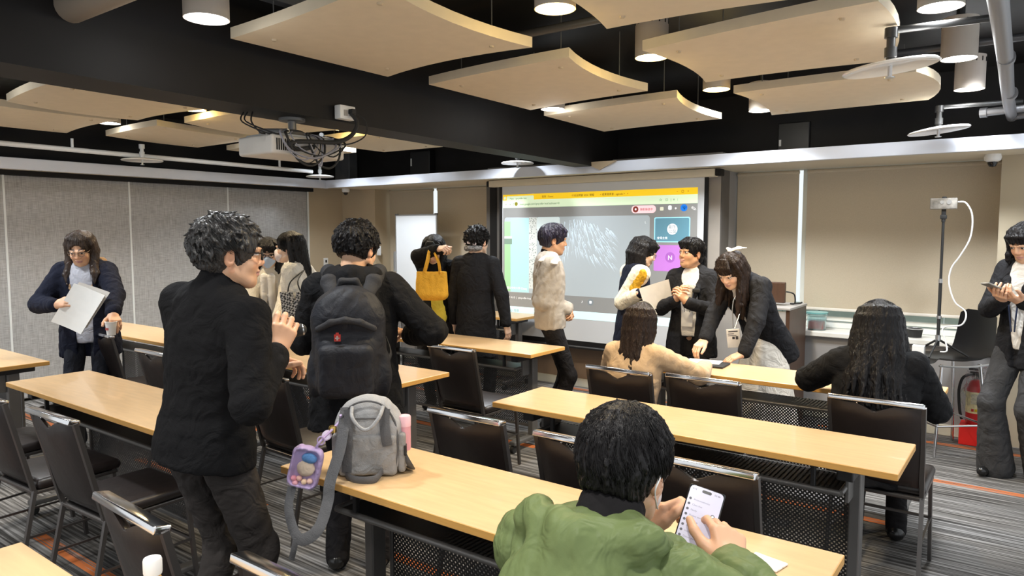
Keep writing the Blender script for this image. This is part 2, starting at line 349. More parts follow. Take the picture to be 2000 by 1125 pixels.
# ------------------------------------------------------------------ cylinder downlights
M_can = mat('pale grey lamp can', hexc('b7ada2'), .5, noise=.05)
def can(x, y, z, warm, label):
    o = empty('cylinder_lamp', (x,y,z), 0, label, 'lamp', 'cylinder ceiling lamps')
    MB().lathe([(.078,.03),(.082,0),(.086,0),(.086,.21),(.07,.215)], n=28).build('housing', M_can, o, True)
    MB().cyl((0,0,.008),(0,0,.016),.078,n=28).build('lens', M_glowwarm if warm else M_glow, o)
    v = MB()
    for k in range(14):
        t = 2*math.pi*k/14; v.box(-.003,.003,.0,.0885,.165,.192, Matrix.Rotation(t,4,'Z'))
    v.build('vent_slots', M_black, o); MB().cyl((0,0,.215),(0,0,2.8-z),.02,n=10).build('stem', M_blackmetal, o)
CANL = {0:'pale cylinder lamp hanging beside the black beam, nearest the camera',1:'pale cylinder lamp half hidden between two cream panels right of the beam',2:'warm cylinder lamp at the top edge of the picture',
 3:'warm cylinder lamp left of the upper right panel',4:'warm cylinder lamp glowing below the upper right panel',5:'pale cylinder lamp below the far right panel corner',6:'pale cylinder lamp at top right cut by the picture edge',
 7:'pale cylinder lamp at right, upper of the lit pair beside the pipe',8:'pale cylinder lamp at right, lower of the lit pair beside the pipe',9:'pale cylinder lamp above the gap between left panels behind the beam',10:'pale cylinder lamp above the panel by the left partition',
 11:'pale cylinder lamp behind the projector',12:'pale cylinder lamp far left behind the projector',14:'pale cylinder lamp at the left picture edge'}
for i, (x, y, z, c) in enumerate(LAMPS):
    if i in CANL: can(x, y, z, c == 'w', CANL[i])
# ------------------------------------------------------------------ sprinklers, pipes
M_disc = mat('clear white acrylic disc', (.82,.8,.76), .2, noise=.05, coat=.3)
M_pipeblk = mat('black pipe', (.02,.02,.02), .35); M_pipegrey = mat('grey pipe', (.2,.2,.21), .4, metal=.3); M_pipewhite = mat('white pipe', (.72,.74,.76), .4)
def sprinkler(x, y, z, r, drop, arm, label, pm, tilt=(0,0)):
    o = empty('sprinkler', (x,y,z), 0, label, 'sprinkler', 'sprinkler heads with round shields')
    d = MB().lathe([(.0,.004),(r*.6,.006),(r*.95,-.004),(r,-.012),(r*.97,-.018),(r*.6,-.004),(.0,-.006)], n=40, M=Euler((tilt[0],tilt[1],0)).to_matrix().to_4x4()).build('shield_disc', M_disc, o, True)
    MB().cyl((0,0,0),(0,0,drop),.017,n=12).cyl((0,0,.03),(0,0,.07),.024,n=12).cyl((0,0,drop-.03),(0,0,drop+.01),.026,n=12).build('drop_pipe', pm, o, True)
    MB().cyl((0,0,-.05),(0,0,0),.009,n=8).cyl((0,0,-.055),(0,0,-.05),.02,n=10).build('nozzle', M_silver, o)
    if arm: MB().cyl((0,0,drop),arm,.015,n=10).build('branch_pipe', pm, o, True)
sprinkler(-.54,3.40,2.285,.185,.14,(.35,.12,.16),'large round sprinkler disc on black pipe at upper right', M_pipeblk, (R(4),R(-5)))
sprinkler(-.58,5.58,2.275,.185,.14,(.45,.1,.15),'round sprinkler disc above the right blinds near fascia', M_pipeblk, (R(2),R(-6)))
sprinkler(-6.95,3.44,2.285,.185,.13,None,'round sprinkler disc under the panel by the left partition', M_pipewhite)
sprinkler(-7.0,5.58,2.268,.165,.17,(.35,.0,.17),'round sprinkler disc in the far left corner below projector', M_pipewhite)
sprinkler(-4.12,5.66,2.268,.16,.1,None,'round sprinkler disc at the far end of the black beam', M_pipeblk)
simple('ceiling_pipe', MB().tube([(-.14,-1,2.36),(-.15,3.0,2.36),(-.19,5.72,2.36),(-.10,5.79,2.36),(.6,5.8,2.36)],.032,12,4).cyl((-.158,3.9,2.36),(-.16,3.96,2.36),.036).cyl((-.17,4.9,2.36),(-.172,4.96,2.36),.036), M_pipegrey, 'long grey pipe along the ceiling at the right edge', 'pipe', smooth=True)
simple('ceiling_pipe', MB().cyl((-.33,5.75,2.38),(.6,5.6,2.40),.026).cyl((-.36,5.755,2.38),(-.32,5.748,2.38),.033), M_pipegrey, 'short grey pipe stub right of the far sprinkler disc', 'pipe', smooth=True)
simple('ceiling_pipe', MB().cyl((-6.98,-1,2.345),(-6.98,5.45,2.305),.022).cyl((-6.98,2.84,2.33),(-6.98,2.84,2.42),.012).cyl((-6.98,5.0,2.31),(-6.98,5.0,2.42),.012), M_pipewhite, 'long white pipe above the left partition fascia', 'pipe', smooth=True)
simple('ceiling_pipe', MB().cyl((-3.16,1.27,2.46),(-1.2,1.27,2.46),.062,n=20).cyl((-3.17,1.27,2.46),(-3.10,1.27,2.46),.07,n=20), mat('beige pipe', hexc('8f8375'), .5), 'thick beige pipe at the upper left leaving the beam', 'pipe', smooth=True)
simple('cable_tray', MB().box(-2.86,-2.80,1.0,3.0,2.62,2.64).box(-2.86,-2.85,1.0,3.0,2.64,2.68).box(-2.81,-2.80,1.0,3.0,2.64,2.68), M_pipegrey, 'thin grey cable tray beside the beam behind the nearest lamp', 'cable tray')
for x0, x1, y, lab in ((-3.0,.6,3.0,'upper dark pipe crossing behind the panels at right'),(-1.0,.6,4.55,'dark pipe behind the lit pair of lamps at right')):
    simple('ceiling_pipe', MB().cyl((x0,y,2.58),(x1,y,2.58),.02), mat('dark grey pipe', (.06,.06,.065), .35), lab, 'pipe', smooth=True)
# camera domes
def dome(loc, label, s=1):
    o = empty('security_camera', loc, 0, label, 'camera')
    MB().lathe([(.0,0),(.045*s,0),(.05*s,-.02*s),(.046*s,-.04*s),(.03*s,-.05*s),(0,-.052*s)], n=20).build('housing', M_plastic, o, True)
    MB().lathe([(.0,-.085*s),(.018*s,-.08*s),(.028*s,-.062*s),(.03*s,-.045*s),(0,-.04*s)], n=16).build('lens', mat('black gloss', (.01,.01,.012), .08), o, True)
dome((-7.15,6.10,2.145),'small white security camera under the soffit in the left corner')
dome((-.30,6.22,2.145),'small white security camera under the soffit at right', 1.1)
# wall plates
def plate(loc, rz, label, dark=True):
    o = empty('wall_switch', loc, rz, label, 'switch')
    MB().bbox(-.035,.035,-.012,0,-.06,.06,.003).build('plate', M_plastic, o, True)
    if dark: MB().box(-.012,.012,-.016,-.012,.0,.035).build('button', M_blackmetal, o); MB().box(-.008,.008,-.015,-.012,-.04,-.028).build('key', M_greymetal, o)
plate((-7.6,6.12,1.19), R(90), 'white wall switch plate on the taupe left corner wall')
plate((-6.90,6.43,1.35), 0, 'white wall plate behind the head of the backpack wearer', False)
# outlet box on the beam
o = empty('outlet_box', (-3.16,2.68,2.245), R(90), 'white outlet box on the side of the black beam', 'outlet')
MB().bbox(-.055,.055,-.05,0,-.038,.038,.006).build('housing', M_plastic, o, True)
MB().box(-.03,-.006,-.054,-.05,-.02,.012).box(.008,.026,-.054,-.05,-.02,.012).build('socket', mat('grey socket', (.35,.34,.33), .5), o)
MB().bbox(.0,.03,-.085,-.05,-.01,.018,.004).build('plug', M_rubber, o)
# projector
pj = empty('projector', (-3.30,2.45,1.985), R(0), 'white ceiling projector with tangled cables under the black beam', 'projector')
MB().bbox(-.15,.15,-.235,.235,0,.10,.014,seg=3).build('body', mat('projector shell', hexc('cfcac2'), .4, noise=.04), pj, True)
MB().bbox(-.13,.13,-.20,.20,.10,.112,.005).build('top_cover', mat('projector lid', hexc('b8b9b8'), .4), pj, True)
v = MB()
for k in range(9): v.box(.1505,.152,-.21+k*.013,-.203+k*.013,.02,.08)
v.build('vent', M_black, pj)
MB().lathe([(.0,0),(.04,0),(.038,.05),(.0,.05)], n=20, M=Matrix.Translation((-.02,.235,.05))@Euler((R(-90),0,0)).to_matrix().to_4x4()).build('lens', mat('lens glass', (.02,.02,.03), .05), pj, True)
mt = MB().lathe([(.012,.09),(.05,.095),(.085,.115),(.08,.135),(.05,.15),(.022,.155),(.022,.215)], n=24).build('ceiling_mount', M_greymetal, pj, True)
MB().cyl((0,0,.20),(0,0,.216),.07,n=20).build('mount_plate', M_greymetal, mt, True)
MB().tube([(-.05,-.1,.112),(-.09,-.14,.14),(.1,-.1,.13)],.012,8,4).build('bracket_arm', M_silver, pj, True)
MB().tube([(-.05,.1,.112),(.04,.16,.135),(.12,.10,.13)],.012,8,4).build('bracket_arm', M_silver, pj, True)
MB().box(.05,.14,.08,.19,.1125,.115).build('label_sheet', M_plastic, pj)
rnd = random.Random(4)
MB().tube([(.21,.235,.255),(.24,.25,.20),(.24,.21,.13),(.22,.12,.085),(.20,-.02,.075),(.19,-.12,.065),(.19,-.16,.045),(.18,-.10,.03),(.18,.0,.05)],.012,8,5).build('cable', M_rubber, pj, True)
M_cab2 = mat('grey cable', (.24,.24,.28), .5)
for k in range(9):
    y0 = rnd.uniform(-.18,.05); y1 = rnd.uniform(.0,.2); zz = rnd.uniform(-.05,.05)
    MB().tube([(.13,y0,.125),(.185,y0-.05,.10),(.20,y0,zz),(.21,(y0+y1)/2,zz-.03),(.20,y1,zz+.03),(.16,y1+.03,.10),(.10,y1,.125)],rnd.choice((.003,.004,.006)),6,4).build('cable', M_cab2 if k % 2 else M_rubber, pj, True)
for k, (a, b) in enumerate((((-.02,-.28,.215),(.1,-.2,.11)),((.0,-.27,.215),(.12,-.16,.12)),((.03,-.26,.215),(.1,-.24,.1)))):
    MB().tube([a,(a[0]+.03,a[1]-.03,.16),(b[0]+.03,b[1]-.05,.10),b],.004,6,5).build('cable', M_rubber, pj, True)
MB().tube([(.21,.255,.26),(.24,.31,.22),(.24,.31,.14),(.2,.24,.09),(.16,.15,.08)],.004,6,5).build('cable', M_rubber, pj, True)
# ------------------------------------------------------------------ projection screen
sc = empty('projection_screen', (-3.52, 6.10, 0), 0, 'large white projection screen with projected video call on front wall', 'screen')
M_scr = mat('matte screen fabric', hexc('d3d5d8'), .9, noise=.015, nscale=5)
MB().bbox(-1.27,1.23,-.05,.05,2.07,2.14,.01).build('casing', M_soffit, sc, True)
MB().bbox(1.23,1.28,-.05,.05,2.075,2.135,.008).build('end_cap', M_black, sc); MB().bbox(-1.30,-1.27,-.05,.05,2.075,2.135,.008).build('end_cap', M_black, sc)
MB().box(-1.12,1.12,.0,.004,.50,2.08).build('fabric', M_scr, sc)
MB().box(-1.16,-1.12,-.001,.005,.44,2.08).box(1.12,1.155,-.001,.005,.44,2.08).box(-1.16,1.155,-.001,.005,.44,.50).build('black_border', M_black, sc)
MB().cyl((-1.16,.0,.435),(1.155,.0,.435),.016,n=12).build('weight_bar', M_blackmetal, sc, True)
# the projected picture: u from 0..2.17 m (left edge x=-4.63), z in m; light thrown on the screen, so it emits
def em(name, c, e=1.0):
    return mat('projected '+name, tuple(v*.8 for v in (hexc(c) if isinstance(c, str) else c)), .9, emit=e*.72, spec=0)
PX0 = -1.11
LAY = [0]
def pbox(name, u0, u1, z0, z1, m, r=0.0, lay=1, seg=5):
    d = -.0006*lay
    poly = []
    if r > 0:
        for cx, cz, a0 in ((u1-r,z1-r,0),(u0+r,z1-r,90),(u0+r,z0+r,180),(u1-r,z0+r,270)):
            for k in range(seg+1): a = R(a0+90*k/seg); poly.append((cx+r*math.cos(a), cz+r*math.sin(a)))
    else: poly = [(u1,z0),(u1,z1),(u0,z1),(u0,z0)]
    vs = [(PX0+u, d, z) for u, z in poly]
    MB().add(vs, [tuple(range(len(vs)))]).build(name, m, sc)
def ptext(s, u, z, size, m, lay=3):
    return text('projected_text', s, size, (PX0+u, -.0006*lay, z), (R(90),0,0), m, sc, depth=0)
E_back = em('grey page', hexc('9c9c9a'), .5); E_yel = em('yellow tab strip', hexc('fccf2e'), .95); E_bar = em('pale green bar', hexc('dff3cf'), .95)
E_txt = em('dark text', hexc('4a4530'), .12); E_wh = em('white', (1,1,1), 1.0); E_vid = em('video grey', hexc('b9c2c6'), .66)
pbox('projected_page', 0,2.17,.72,1.985, E_back, lay=1)
pbox('projected_tab_strip', 0,2.17,1.925,1.985, E_yel, lay=2)
pbox('projected_address_bar', 0,2.17,1.845,1.925, E_bar, lay=2)
pbox('projected_tab', .05,.40,1.915,1.968, E_bar, .012, lay=3)
pbox('projected_tab', .012,.04,1.935,1.965, E_bar, .006, lay=3)
ptext('Meet - qnq-xdbr-hoz', .09,1.933,.026,E_txt,4); ptext('首頁 - Canva', .50,1.942,.026,E_txt); ptext('行前說明會 2024  簡報', .86,1.942,.026,E_txt); ptext('< 成果發表會 - agenda >   +', 1.18,1.942,.026,E_txt)
ptext('–    □    ×', 1.97,1.944,.028,E_txt); ptext('←   →   C', .03,1.872,.028,E_txt); ptext('meet.google.com/qnq-xdbr-hoz?authuser=0', .22,1.872,.028,E_txt)
ptext('☆    ⊡   |  ≡   ⋮', 1.80,1.872,.03,E_txt)
pbox('projected_site_icon', .155,.195,1.865,1.905, em('olive icon', hexc('8a8430'), .6), .019, lay=3)
pbox('projected_pill', 1.52,1.77,1.765,1.845-.008, em('pink pill', hexc('ffd9dd'), .95), .034, lay=2)
pbox('projected_record_icon', 1.535,1.592,1.772,1.830, em('maroon dot', hexc('8a4038'), .7), .028, lay=3); pbox('projected_record_icon', 1.555,1.573,1.792,1.811, E_wh, .008, lay=4)
ptext('錄影錄音中', 1.61,1.790,.026,em('red text', hexc('b0303a'), .7),4)
pbox('projected_icon', 2.01,2.075,1.775,1.838, em('blue avatar', hexc('2a7de0'), .9), .03, lay=2); ptext('Ψ', 2.028,1.79,.045,em('navy text', hexc('12306e'), .4),4)
pbox('projected_icon', 1.81,1.845,1.785,1.818, em('cream icon', hexc('e8e8cf'), .9), .006, lay=2); pbox('projected_icon', 1.89,1.925,1.79,1.83, E_wh, .012, lay=2); pbox('projected_icon', 1.955,1.972,1.795,1.812, E_wh, .008, lay=2); ptext('✎', 2.11,1.785,.05,E_wh,3)
pbox('projected_video', .02,1.71,.95,1.745, E_vid, .03, lay=2)
pbox('projected_video_scene', .02,.10,.96,1.70, em('green curtain', hexc('a9d6a4'), .75), lay=3); pbox('projected_video_scene', .10,.34,.955,1.735, em('pale blue wall', hexc('b5dcdf'), .82), lay=3)
pbox('projected_video_scene', .02,.12,1.52,1.545, em('shelf', hexc('e0eee6'), .85), lay=4); pbox('projected_video_scene', .02,.12,1.46,1.52, em('shelf shade', hexc('8aa392'), .6), lay=4)
pbox('projected_video_scene', .34,.44,1.0,1.742, em('patterned curtain', hexc('d6dad6'), .82), lay=3); pbox('projected_video_scene', .44,.72,1.60,1.742, em('bright wall', hexc('dcebec'), .9), .02, lay=3)
rnd = random.Random(9)
dots = MB()
for k in range(160):
    u = rnd.uniform(.345,.435); z = rnd.uniform(1.02,1.735); a = .006
    dots.add([(PX0+u-a,-.0026,z),(PX0+u,-.0026,z-a*.7),(PX0+u+a,-.0026,z),(PX0+u,-.0026,z+a*.9)],[(0,1,2,3)])
dots.build('projected_pattern', em('speck', hexc('8f9a94'), .55), sc)
# the head of hair in the video, as print: pale strands
hair = MB()
for k in range(300):
    u = rnd.uniform(.62,1.34); z = 1.735-abs(u-.9)*.30-rnd.random()**1.3*.36; l = rnd.uniform(.04,.13); w = rnd.uniform(.0015,.0035); d = rnd.uniform(-.12,.12)+(u-.78)*1.5
    x1, z1 = u+l*math.sin(d), z-l*math.cos(d)
    hair.add([(PX0+u-w,-.003,z),(PX0+x1,-.003,z1),(PX0+u+w,-.003,z+w)],[(0,1,2)])
hair.build('projected_hair_strands', em('strand', hexc('d6e2ea'), .88), sc)
pbox('projected_tile', 1.755,2.105,1.495,1.725, em('teal frame', hexc('a5e4f5'), 1.0), .016, lay=2); pbox('projected_tile', 1.765,2.095,1.505,1.715, em('teal tile', hexc('6f9fb2'), .62), .012, lay=3)
pbox('projected_avatar', 1.885,1.985,1.565,1.665, E_wh, .05, lay=4, seg=8); ptext('創生\n公益', 1.898,1.622,.038,em('teal text', hexc('3c6a7c'), .5),5); ptext('會場主機', 1.785,1.525,.026,E_wh,5)
pbox('projected_tile', 1.755,2.105,1.23,1.47, em('violet tile', hexc('c884d8'), .72), .012, lay=2); pbox('projected_avatar', 1.87,1.965,1.31,1.405, em('violet disc', hexc('b06cc4'), .7), .047, lay=3, seg=8); ptext('N', 1.895,1.335,.058,E_wh,5)
ptext('國立中央大學 Chang', .05,.985,.03,E_wh,5); ptext('下午 4:13  |  qnq-xdbr-hoz', .04,.885,.03,E_wh,3); ptext('♪', .98,.885,.04,E_wh,5); ptext('L', 1.66,1.67,.03,E_wh,5)
pbox('projected_icon', 1.05,1.12,.865,.93, em('button grey', hexc('8e979c'), .55), .032, lay=3); pbox('projected_icon', 1.072,1.098,.885,.91, E_wh, .005, lay=4)
pbox('projected_taskbar', 0,2.17,.72,.80, em('taskbar', hexc('d6eef0'), .92), lay=2); ptext('¶   Q  搜尋', .05,.745,.034,em('taskbar text', hexc('8fb0b4'), .7),3)
# ------------------------------------------------------------------ tables
def make_table():
    t = empty('folding_table', (0,0,0))
    MB().bbox(-.9,.9,-.22,.22,.712,.74,.003).build('tabletop', M_wood, t)
    e = MB().bbox(-.9012,.9012,-.2212,.2212,.7135,.7385,.0015,seg=1); e.build('edge_band', M_edge, t)
    for s in (-1, 1):
        x = s*.72
        MB().bbox(x-.022,x+.022,.03,.10,.07,.66,.006).build('leg', M_greymetal, t)
        MB().bbox(x-.03,x+.03,-.17,.19,.66,.705,.006).build('top_bracket', M_blackmetal, t)
        f = MB().bbox(x-.028,x+.028,-.20,.24,.055,.085,.008).build('foot', M_greymetal, t)
        for y in (-.18,.22):
            MB().cyl((x-.014,y,.027),(x+.014,y,.027),.027,n=14).build('caster', M_rubber, f, True)
        MB().bbox(x-.012*s-.008,x-.012*s+.008,-.06,.03,.54,.66,.004).build('fold_lever', M_greymetal, t)
    MB().box(-.70,.70,-.13,.10,.598,.602).build('shelf', M_perf, t)
    MB().cyl((-.70,-.135,.60),(.70,-.135,.60),.011,n=10).build('front_rail', M_greymetal, t, True)
    MB().bbox(-.70,.70,.115,.125,.69,.71,.003).build('top_rail', M_blackmetal, t)
    for s in (-1,1):
        MB().cyl((s*.70,-.135,.60),(s*.70,.06,.60),.011,n=10).build('side_rail', M_greymetal, t, True)
        MB().bbox(s*.60-.009,s*.60+.009,-.14,-.12,.60,.705,.003).build('rail_hanger', M_blackmetal, t)
    MB().box(-.69,.69,.125,.127,.13,.58).build('modesty_panel', M_perf, t)
    MB().bbox(-.70,.70,.118,.134,.575,.595,.003).bbox(-.70,.70,.118,.134,.115,.135,.003).bbox(-.70,-.685,.118,.134,.135,.575,.003).bbox(.685,.70,.118,.134,.135,.575,.003).build('panel_frame', M_greymetal, t)
    return t
TB = make_table(); TB['category'] = 'table'; TB['group'] = 'maple topped folding tables'
TABLES = [(-1.267,4.29,'maple folding table at front right where beige girl and suited woman meet'),(-1.262,2.98,'maple folding table in the middle of the right column, right behind green jacket'),
 (-1.275,1.752,'maple folding table carrying the grey backpack and the green jacket man\'s arms'),(-1.30,.50,'maple folding table at the bottom left corner with the juice bottle'),
 (-3.70,4.225,'maple folding table in front of black blazer person, empty, left of centre'),(-3.74,2.98,'maple folding table behind the backpack wearer and the women in white'),
 (-3.765,1.715,'maple folding table left of the turtleneck man with chairs pulled up'),(-6.08,2.98,'maple folding table by the grey partition right of the woman with papers'),
 (-6.11,1.70,'maple folding table cut off by the left edge, behind the near table'),(-5.0,5.84,'maple table against the front wall beside the whiteboard')]
for i, (x, y, lab) in enumerate(TABLES):
    place(TB if i == 0 else dup(TB), (x,y,0), 0, lab)
# ------------------------------------------------------------------ banquet chairs
def make_chair():
    c = empty('banquet_chair', (0,0,0))
    def sq(p0, p1, r=.011): return MB().tube([p0,p1],(r,r*.8),4)
    seat = MB().bbox(-.195,.195,-.17,.21,.425,.475,.022,seg=3); seat.build('seat', M_vinyl, c, True, angle=80)
    # back cushion: taller than wide, slightly dished, with the notch of the hand hole at its top edge
    bm = bmesh.new(); nx, nz = 14, 12; g = {}
    for side in (0, 1):
        for i in range(nx+1):
            for k in range(nz+1):
                u = i/nx*2-1; t = k/nz; notch = .030*max(0, 1-abs(u/.34))**.7 if t > .6 else 0
                z = .47+(.836-notch*((t-.6)/.4 if t > .6 else 0)-.47)*t
                hw = .170+.010*t; th = .020*(1-abs(u)**6*.7)*(1-abs(2*t-1)**8*.7)
                y = -.185-.095*t-.012*(1-u*u)*1.0+(th if side else -th)
                g[side,i,k] = bm.verts.new((u*hw,y,z))
    for side in (0, 1):
        for i in range(nx):
            for k in range(nz):
                q = [g[side,i,k],g[side,i+1,k],g[side,i+1,k+1],g[side,i,k+1]]; bm.faces.new(q if not side else q[::-1])
    for i in range(nx):
        for k in (0, nz): bm.faces.new([g[0,i,k],g[1,i,k],g[1,i+1,k],g[0,i+1,k]])
    for k in range(nz):
        for i in (0, nx): bm.faces.new([g[0,i,k],g[0,i,k+1],g[1,i,k+1],g[1,i,k]])
    m = MB(); m.bm(bm); m.build('backrest', M_vinyl, c, True, angle=60)
    MB().bbox(-.19,.19,-.024,.022,-.011,.012,.005,M=Matrix.Translation((0,-.281,.849))@Euler((R(-12),0,0)).to_matrix().to_4x4(),seg=3).build('top_rail', M_chrome, c, True)
    MB().tube([(-.075,-.290,.834),(-.05,-.293,.812),(0,-.294,.803),(.05,-.293,.812),(.075,-.290,.834)],.005,6,3).build('hand_hole_trim', M_chrome, c, True)
    for s in (-1,1):
        MB().tube([(s*.182,-.182,.43),(s*.184,-.232,.65),(s*.186,-.278,.845)],(.013,.011),4,1).build('back_upright', M_bronze, c)
        sq((s*.182,-.175,.43),(s*.190,-.265,.0),.012).build('leg', M_bronze, c); sq((s*.178,.17,.43),(s*.185,.205,.0),.012).build('leg', M_bronze, c)
        sq((s*.184,-.215,.22),(s*.182,.185,.22),.008).build('stretcher', M_bronze, c)
    MB().bbox(-.19,.19,-.185,.19,.408,.426,.005).build('seat_frame', M_bronze, c)
    sq((-.182,.187,.22),(.182,.187,.22),.008).build('stretcher', M_bronze, c)
    return c
CH = make_chair(); CH['category'] = 'chair'; CH['group'] = 'dark vinyl banquet chairs'
CHAIRS = [(-.545,3.68,0,'dark vinyl banquet chair under the seated woman in black at right'),(-1.78,3.64,0,'dark vinyl banquet chair under the seated girl in beige'),
 (-1.33,3.68,0,'empty dark vinyl banquet chair right of the girl in beige'),(-1.27,2.40,0,'dark vinyl banquet chair half hidden left of the green jacket man\'s head'),
 (-1.815,2.42,0,'dark vinyl banquet chair right of the grey backpack, chrome rail toward camera'),(-.84,2.40,0,'dark vinyl banquet chair just behind the phone of the green jacket man'),
 (-2.98,3.66,0,'dark vinyl banquet chair right of the backpack wearer at the front left table'),(-3.15,2.42,-2,'dark vinyl banquet chair between turtleneck man and backpack wearer'),
 (-3.77,1.40,3,'dark vinyl banquet chair cut by the left picture edge, at near left table'),(-3.16,1.44,2,'dark vinyl banquet chair behind turtleneck man\'s hip, second from left edge'),
 (-1.88,1.15,-3,'dark vinyl banquet chair in front of turtleneck man, above the juice bottle'),(-1.24,1.17,0,'dark vinyl banquet chair at the bottom edge right of the man\'s trousers'),
 (-5.38,2.62,-6,'dark vinyl banquet chair under the paper cup by the woman with papers'),(-4.32,2.44,0,'dark vinyl banquet chair mostly hidden by the turtleneck man\'s shoulder'),
 (-4.42,1.42,10,'dark vinyl banquet chair at the far left edge, only legs and seat showing'),(-.72,1.12,0,'dark vinyl banquet chair under the man in the green jacket')]
for i, (x, y, rz, lab) in enumerate(CHAIRS):
    place(CH if i == 0 else dup(CH), (x,y,0), R(rz), lab)
# ------------------------------------------------------------------ lectern, whiteboard, stool, tripod, extinguisher
M_walnut = mat('dark walnut veneer', hexc('4a3325'), .45, noise=.2, nscale=6, stretch=(8,8,1.2))
M_lect = mat('grey lectern front', hexc('a09c98'), .5, noise=.04)
lc = empty('lectern', (-1.93, 6.09, 0), 0, 'dark walnut lectern with pale grey front behind the bending woman', 'lectern')
MB().bbox(.33,.36,-.26,.24,.0,.965,.004).build('side_panel', M_walnut, lc); MB().bbox(-.36,-.33,-.26,.24,.0,.965,.004).build('side_panel', M_walnut, lc)
MB().bbox(-.33,.33,-.262,-.24,.0,.955,.003).build('front_panel', M_lect, lc); MB().bbox(-.37,.365,-.27,.25,.965,.985,.004).build('top_board', M_lect, lc)
MB().bbox(-.365,-.28,-.275,-.262,.02,1.0,.003).build('corner_trim', mat('mid grey trim', hexc('75726f'), .5), lc)
o = simple('monitor', MB().bbox(-.17,.17,-.02,.02,.02,.19,.006).bbox(-.05,.05,-.05,.05,0,.02,.004), M_walnut, 'small dark brown monitor standing on the lectern', 'monitor', loc=(-1.83,6.02,.986))
simple('cable', MB().tube([(-1.655,6.02,1.10),(-1.60,6.05,1.08),(-1.61,6.12,1.0),(-1.65,6.14,.993),(-1.60,6.20,.993),(-1.60,6.3,.993)],.006,8,5), M_rubber, 'black cable coiled on the lectern top', 'cable', smooth=True)
wb = empty('whiteboard', (-6.08, 6.27, 0), 0, 'tall white rolling whiteboard standing at the left blinds', 'whiteboard')
MB().box(-.33,.33,-.008,.008,.50,1.79).build('board', mat('white enamel board', hexc('e6eaee'), .25, coat=.3), wb)
for b in ((-.345,-.33,-.014,.014,.49,1.80),(.33,.345,-.014,.014,.49,1.80),(-.345,.345,-.014,.014,1.79,1.805),(-.345,.345,-.014,.014,.485,.50)): MB().bbox(*b,.003).build('frame_bar', M_silver, wb)
MB().bbox(-.38,-.345,-.02,.02,1.1,1.35,.004).build('clamp', M_silver, wb)
for s in (-1,1):
    MB().cyl((s*.30,.02,.05),(s*.30,.02,1.0),.014).build('leg', M_silver, wb, True); MB().bbox(s*.30-.015,s*.30+.015,-.2,.2,.02,.05,.006).build('foot', M_silver, wb)
for s in (-1,1):
    MB().bbox(s*.33-.02,s*.33+.02,-.015,.015,1.795,1.815,.004).build('corner_cap', M_greymetal, wb)
# high shell chair with the tripod on it
M_shell = mat('glossy black shell', (.016,.016,.017), .28)
st = empty('shell_chair', (-.50, 6.0, 0), R(40), 'tall black shell chair carrying the phone tripod at right', 'chair')
bm = bmesh.new(); prof = [(-.24,.655),(-.20,.69),(-.10,.675),(.0,.668),(.10,.675),(.17,.70),(.205,.76),(.222,.85),(.232,.95),(.236,1.02)]
nn = 12; rows = []
for x, z in prof:
    row = []
    for k in range(nn+1):
        u = k/nn*2-1; w = .205 if z < .8 else .205-.02*(z-.8)/.22
        row.append(bm.verts.new((x-(.02*(u*u) if z > .72 else 0), u*w, z+(.022*u**4 if z < .72 else 0)-(.03*max(0,abs(u)-.7)/.3 if z > 1.0 else 0))))
    rows.append(row)
for a, b in zip(rows, rows[1:]):
    for k in range(nn): bm.faces.new((a[k],a[k+1],b[k+1],b[k]))
bmesh.ops.solidify(bm, geom=list(bm.faces), thickness=.014)
m = MB(); m.bm(bm); m.build('shell', M_shell, st, True, angle=60)
for sx, sy in ((-1,-1),(-1,1),(1,-1),(1,1)):
    MB().cyl((sx*.14,sy*.14,.655),(sx*.20,sy*.19,.0),.011,n=10).build('leg', M_chrome, st, True)
MB().tube([(-.185,-.18,.22),(-.185,.18,.22),(.185,.18,.22),(.185,-.18,.22),(-.185,-.18,.22)],.008,8).build('foot_ring', M_chrome, st)
MB().tube([(-.20,-.20,.655),(.0,-.205,.645),(.18,-.205,.665)],.007,6,3).build('seat_rim', M_silver, st, True)
tp = empty('phone_tripod', (-.565, 5.98, .68), 0, 'black telescopic tripod standing on the shell chair', 'tripod')
MB().cyl((0,0,.08),(0,0,.55),.0115).cyl((0,0,.55),(0,0,.98),.009).build('pole', M_rubber, tp, True)
MB().cyl((0,0,.28),(0,0,.30),.016).cyl((0,0,.54),(0,0,.57),.014).cyl((0,0,.12),(0,0,.16),.018).build('collar', M_silver, tp, True)
for k in range(3):
    t = R(20+120*k); MB().cyl((0,0,.13),(.2*math.cos(t),.16*math.sin(t),.012),.008,.007,n=8).build('leg', M_rubber, tp, True)
MB().cyl((0,0,.98),(0,0,1.02),.013).bbox(-.014,.014,-.012,.012,1.02,1.16,.004).bbox(-.02,.02,-.016,.016,1.0,1.03,.004).build('phone_clamp', M_rubber, tp, True)
ph = empty('smartphone', (-.565, 5.972, 1.79), R(-4), 'phone clamped sideways on top of the tripod', 'phone')
MB().bbox(-.085,.085,-.019,-.011,-.04,.04,.006,seg=3).build('body', mat('patterned phone case', hexc('8d8880'), .3, noise=.6, nscale=22), ph, True)
for u, w in ((-.01,.012),(.035,.016)): MB().cyl((u,-.019,.01),(u,-.023,.01),w,n=16).build('camera_lens', M_silver, ph)
simple('charging_cable', MB().tube([(-.48,5.965,1.80),(-.43,5.96,1.79),(-.39,5.955,1.70),(-.395,5.955,1.55),(-.45,5.955,1.42),(-.50,5.955,1.33),(-.51,5.955,1.22),(-.47,5.955,1.09),(-.40,5.95,1.02),(-.42,5.94,.93),(-.53,5.93,.90),(-.51,5.92,.80),(-.50,5.90,.74),(-.54,5.90,.73)],.0055,8,6), M_white, 'white charging cable hanging from the tripod phone', 'cable', smooth=True)
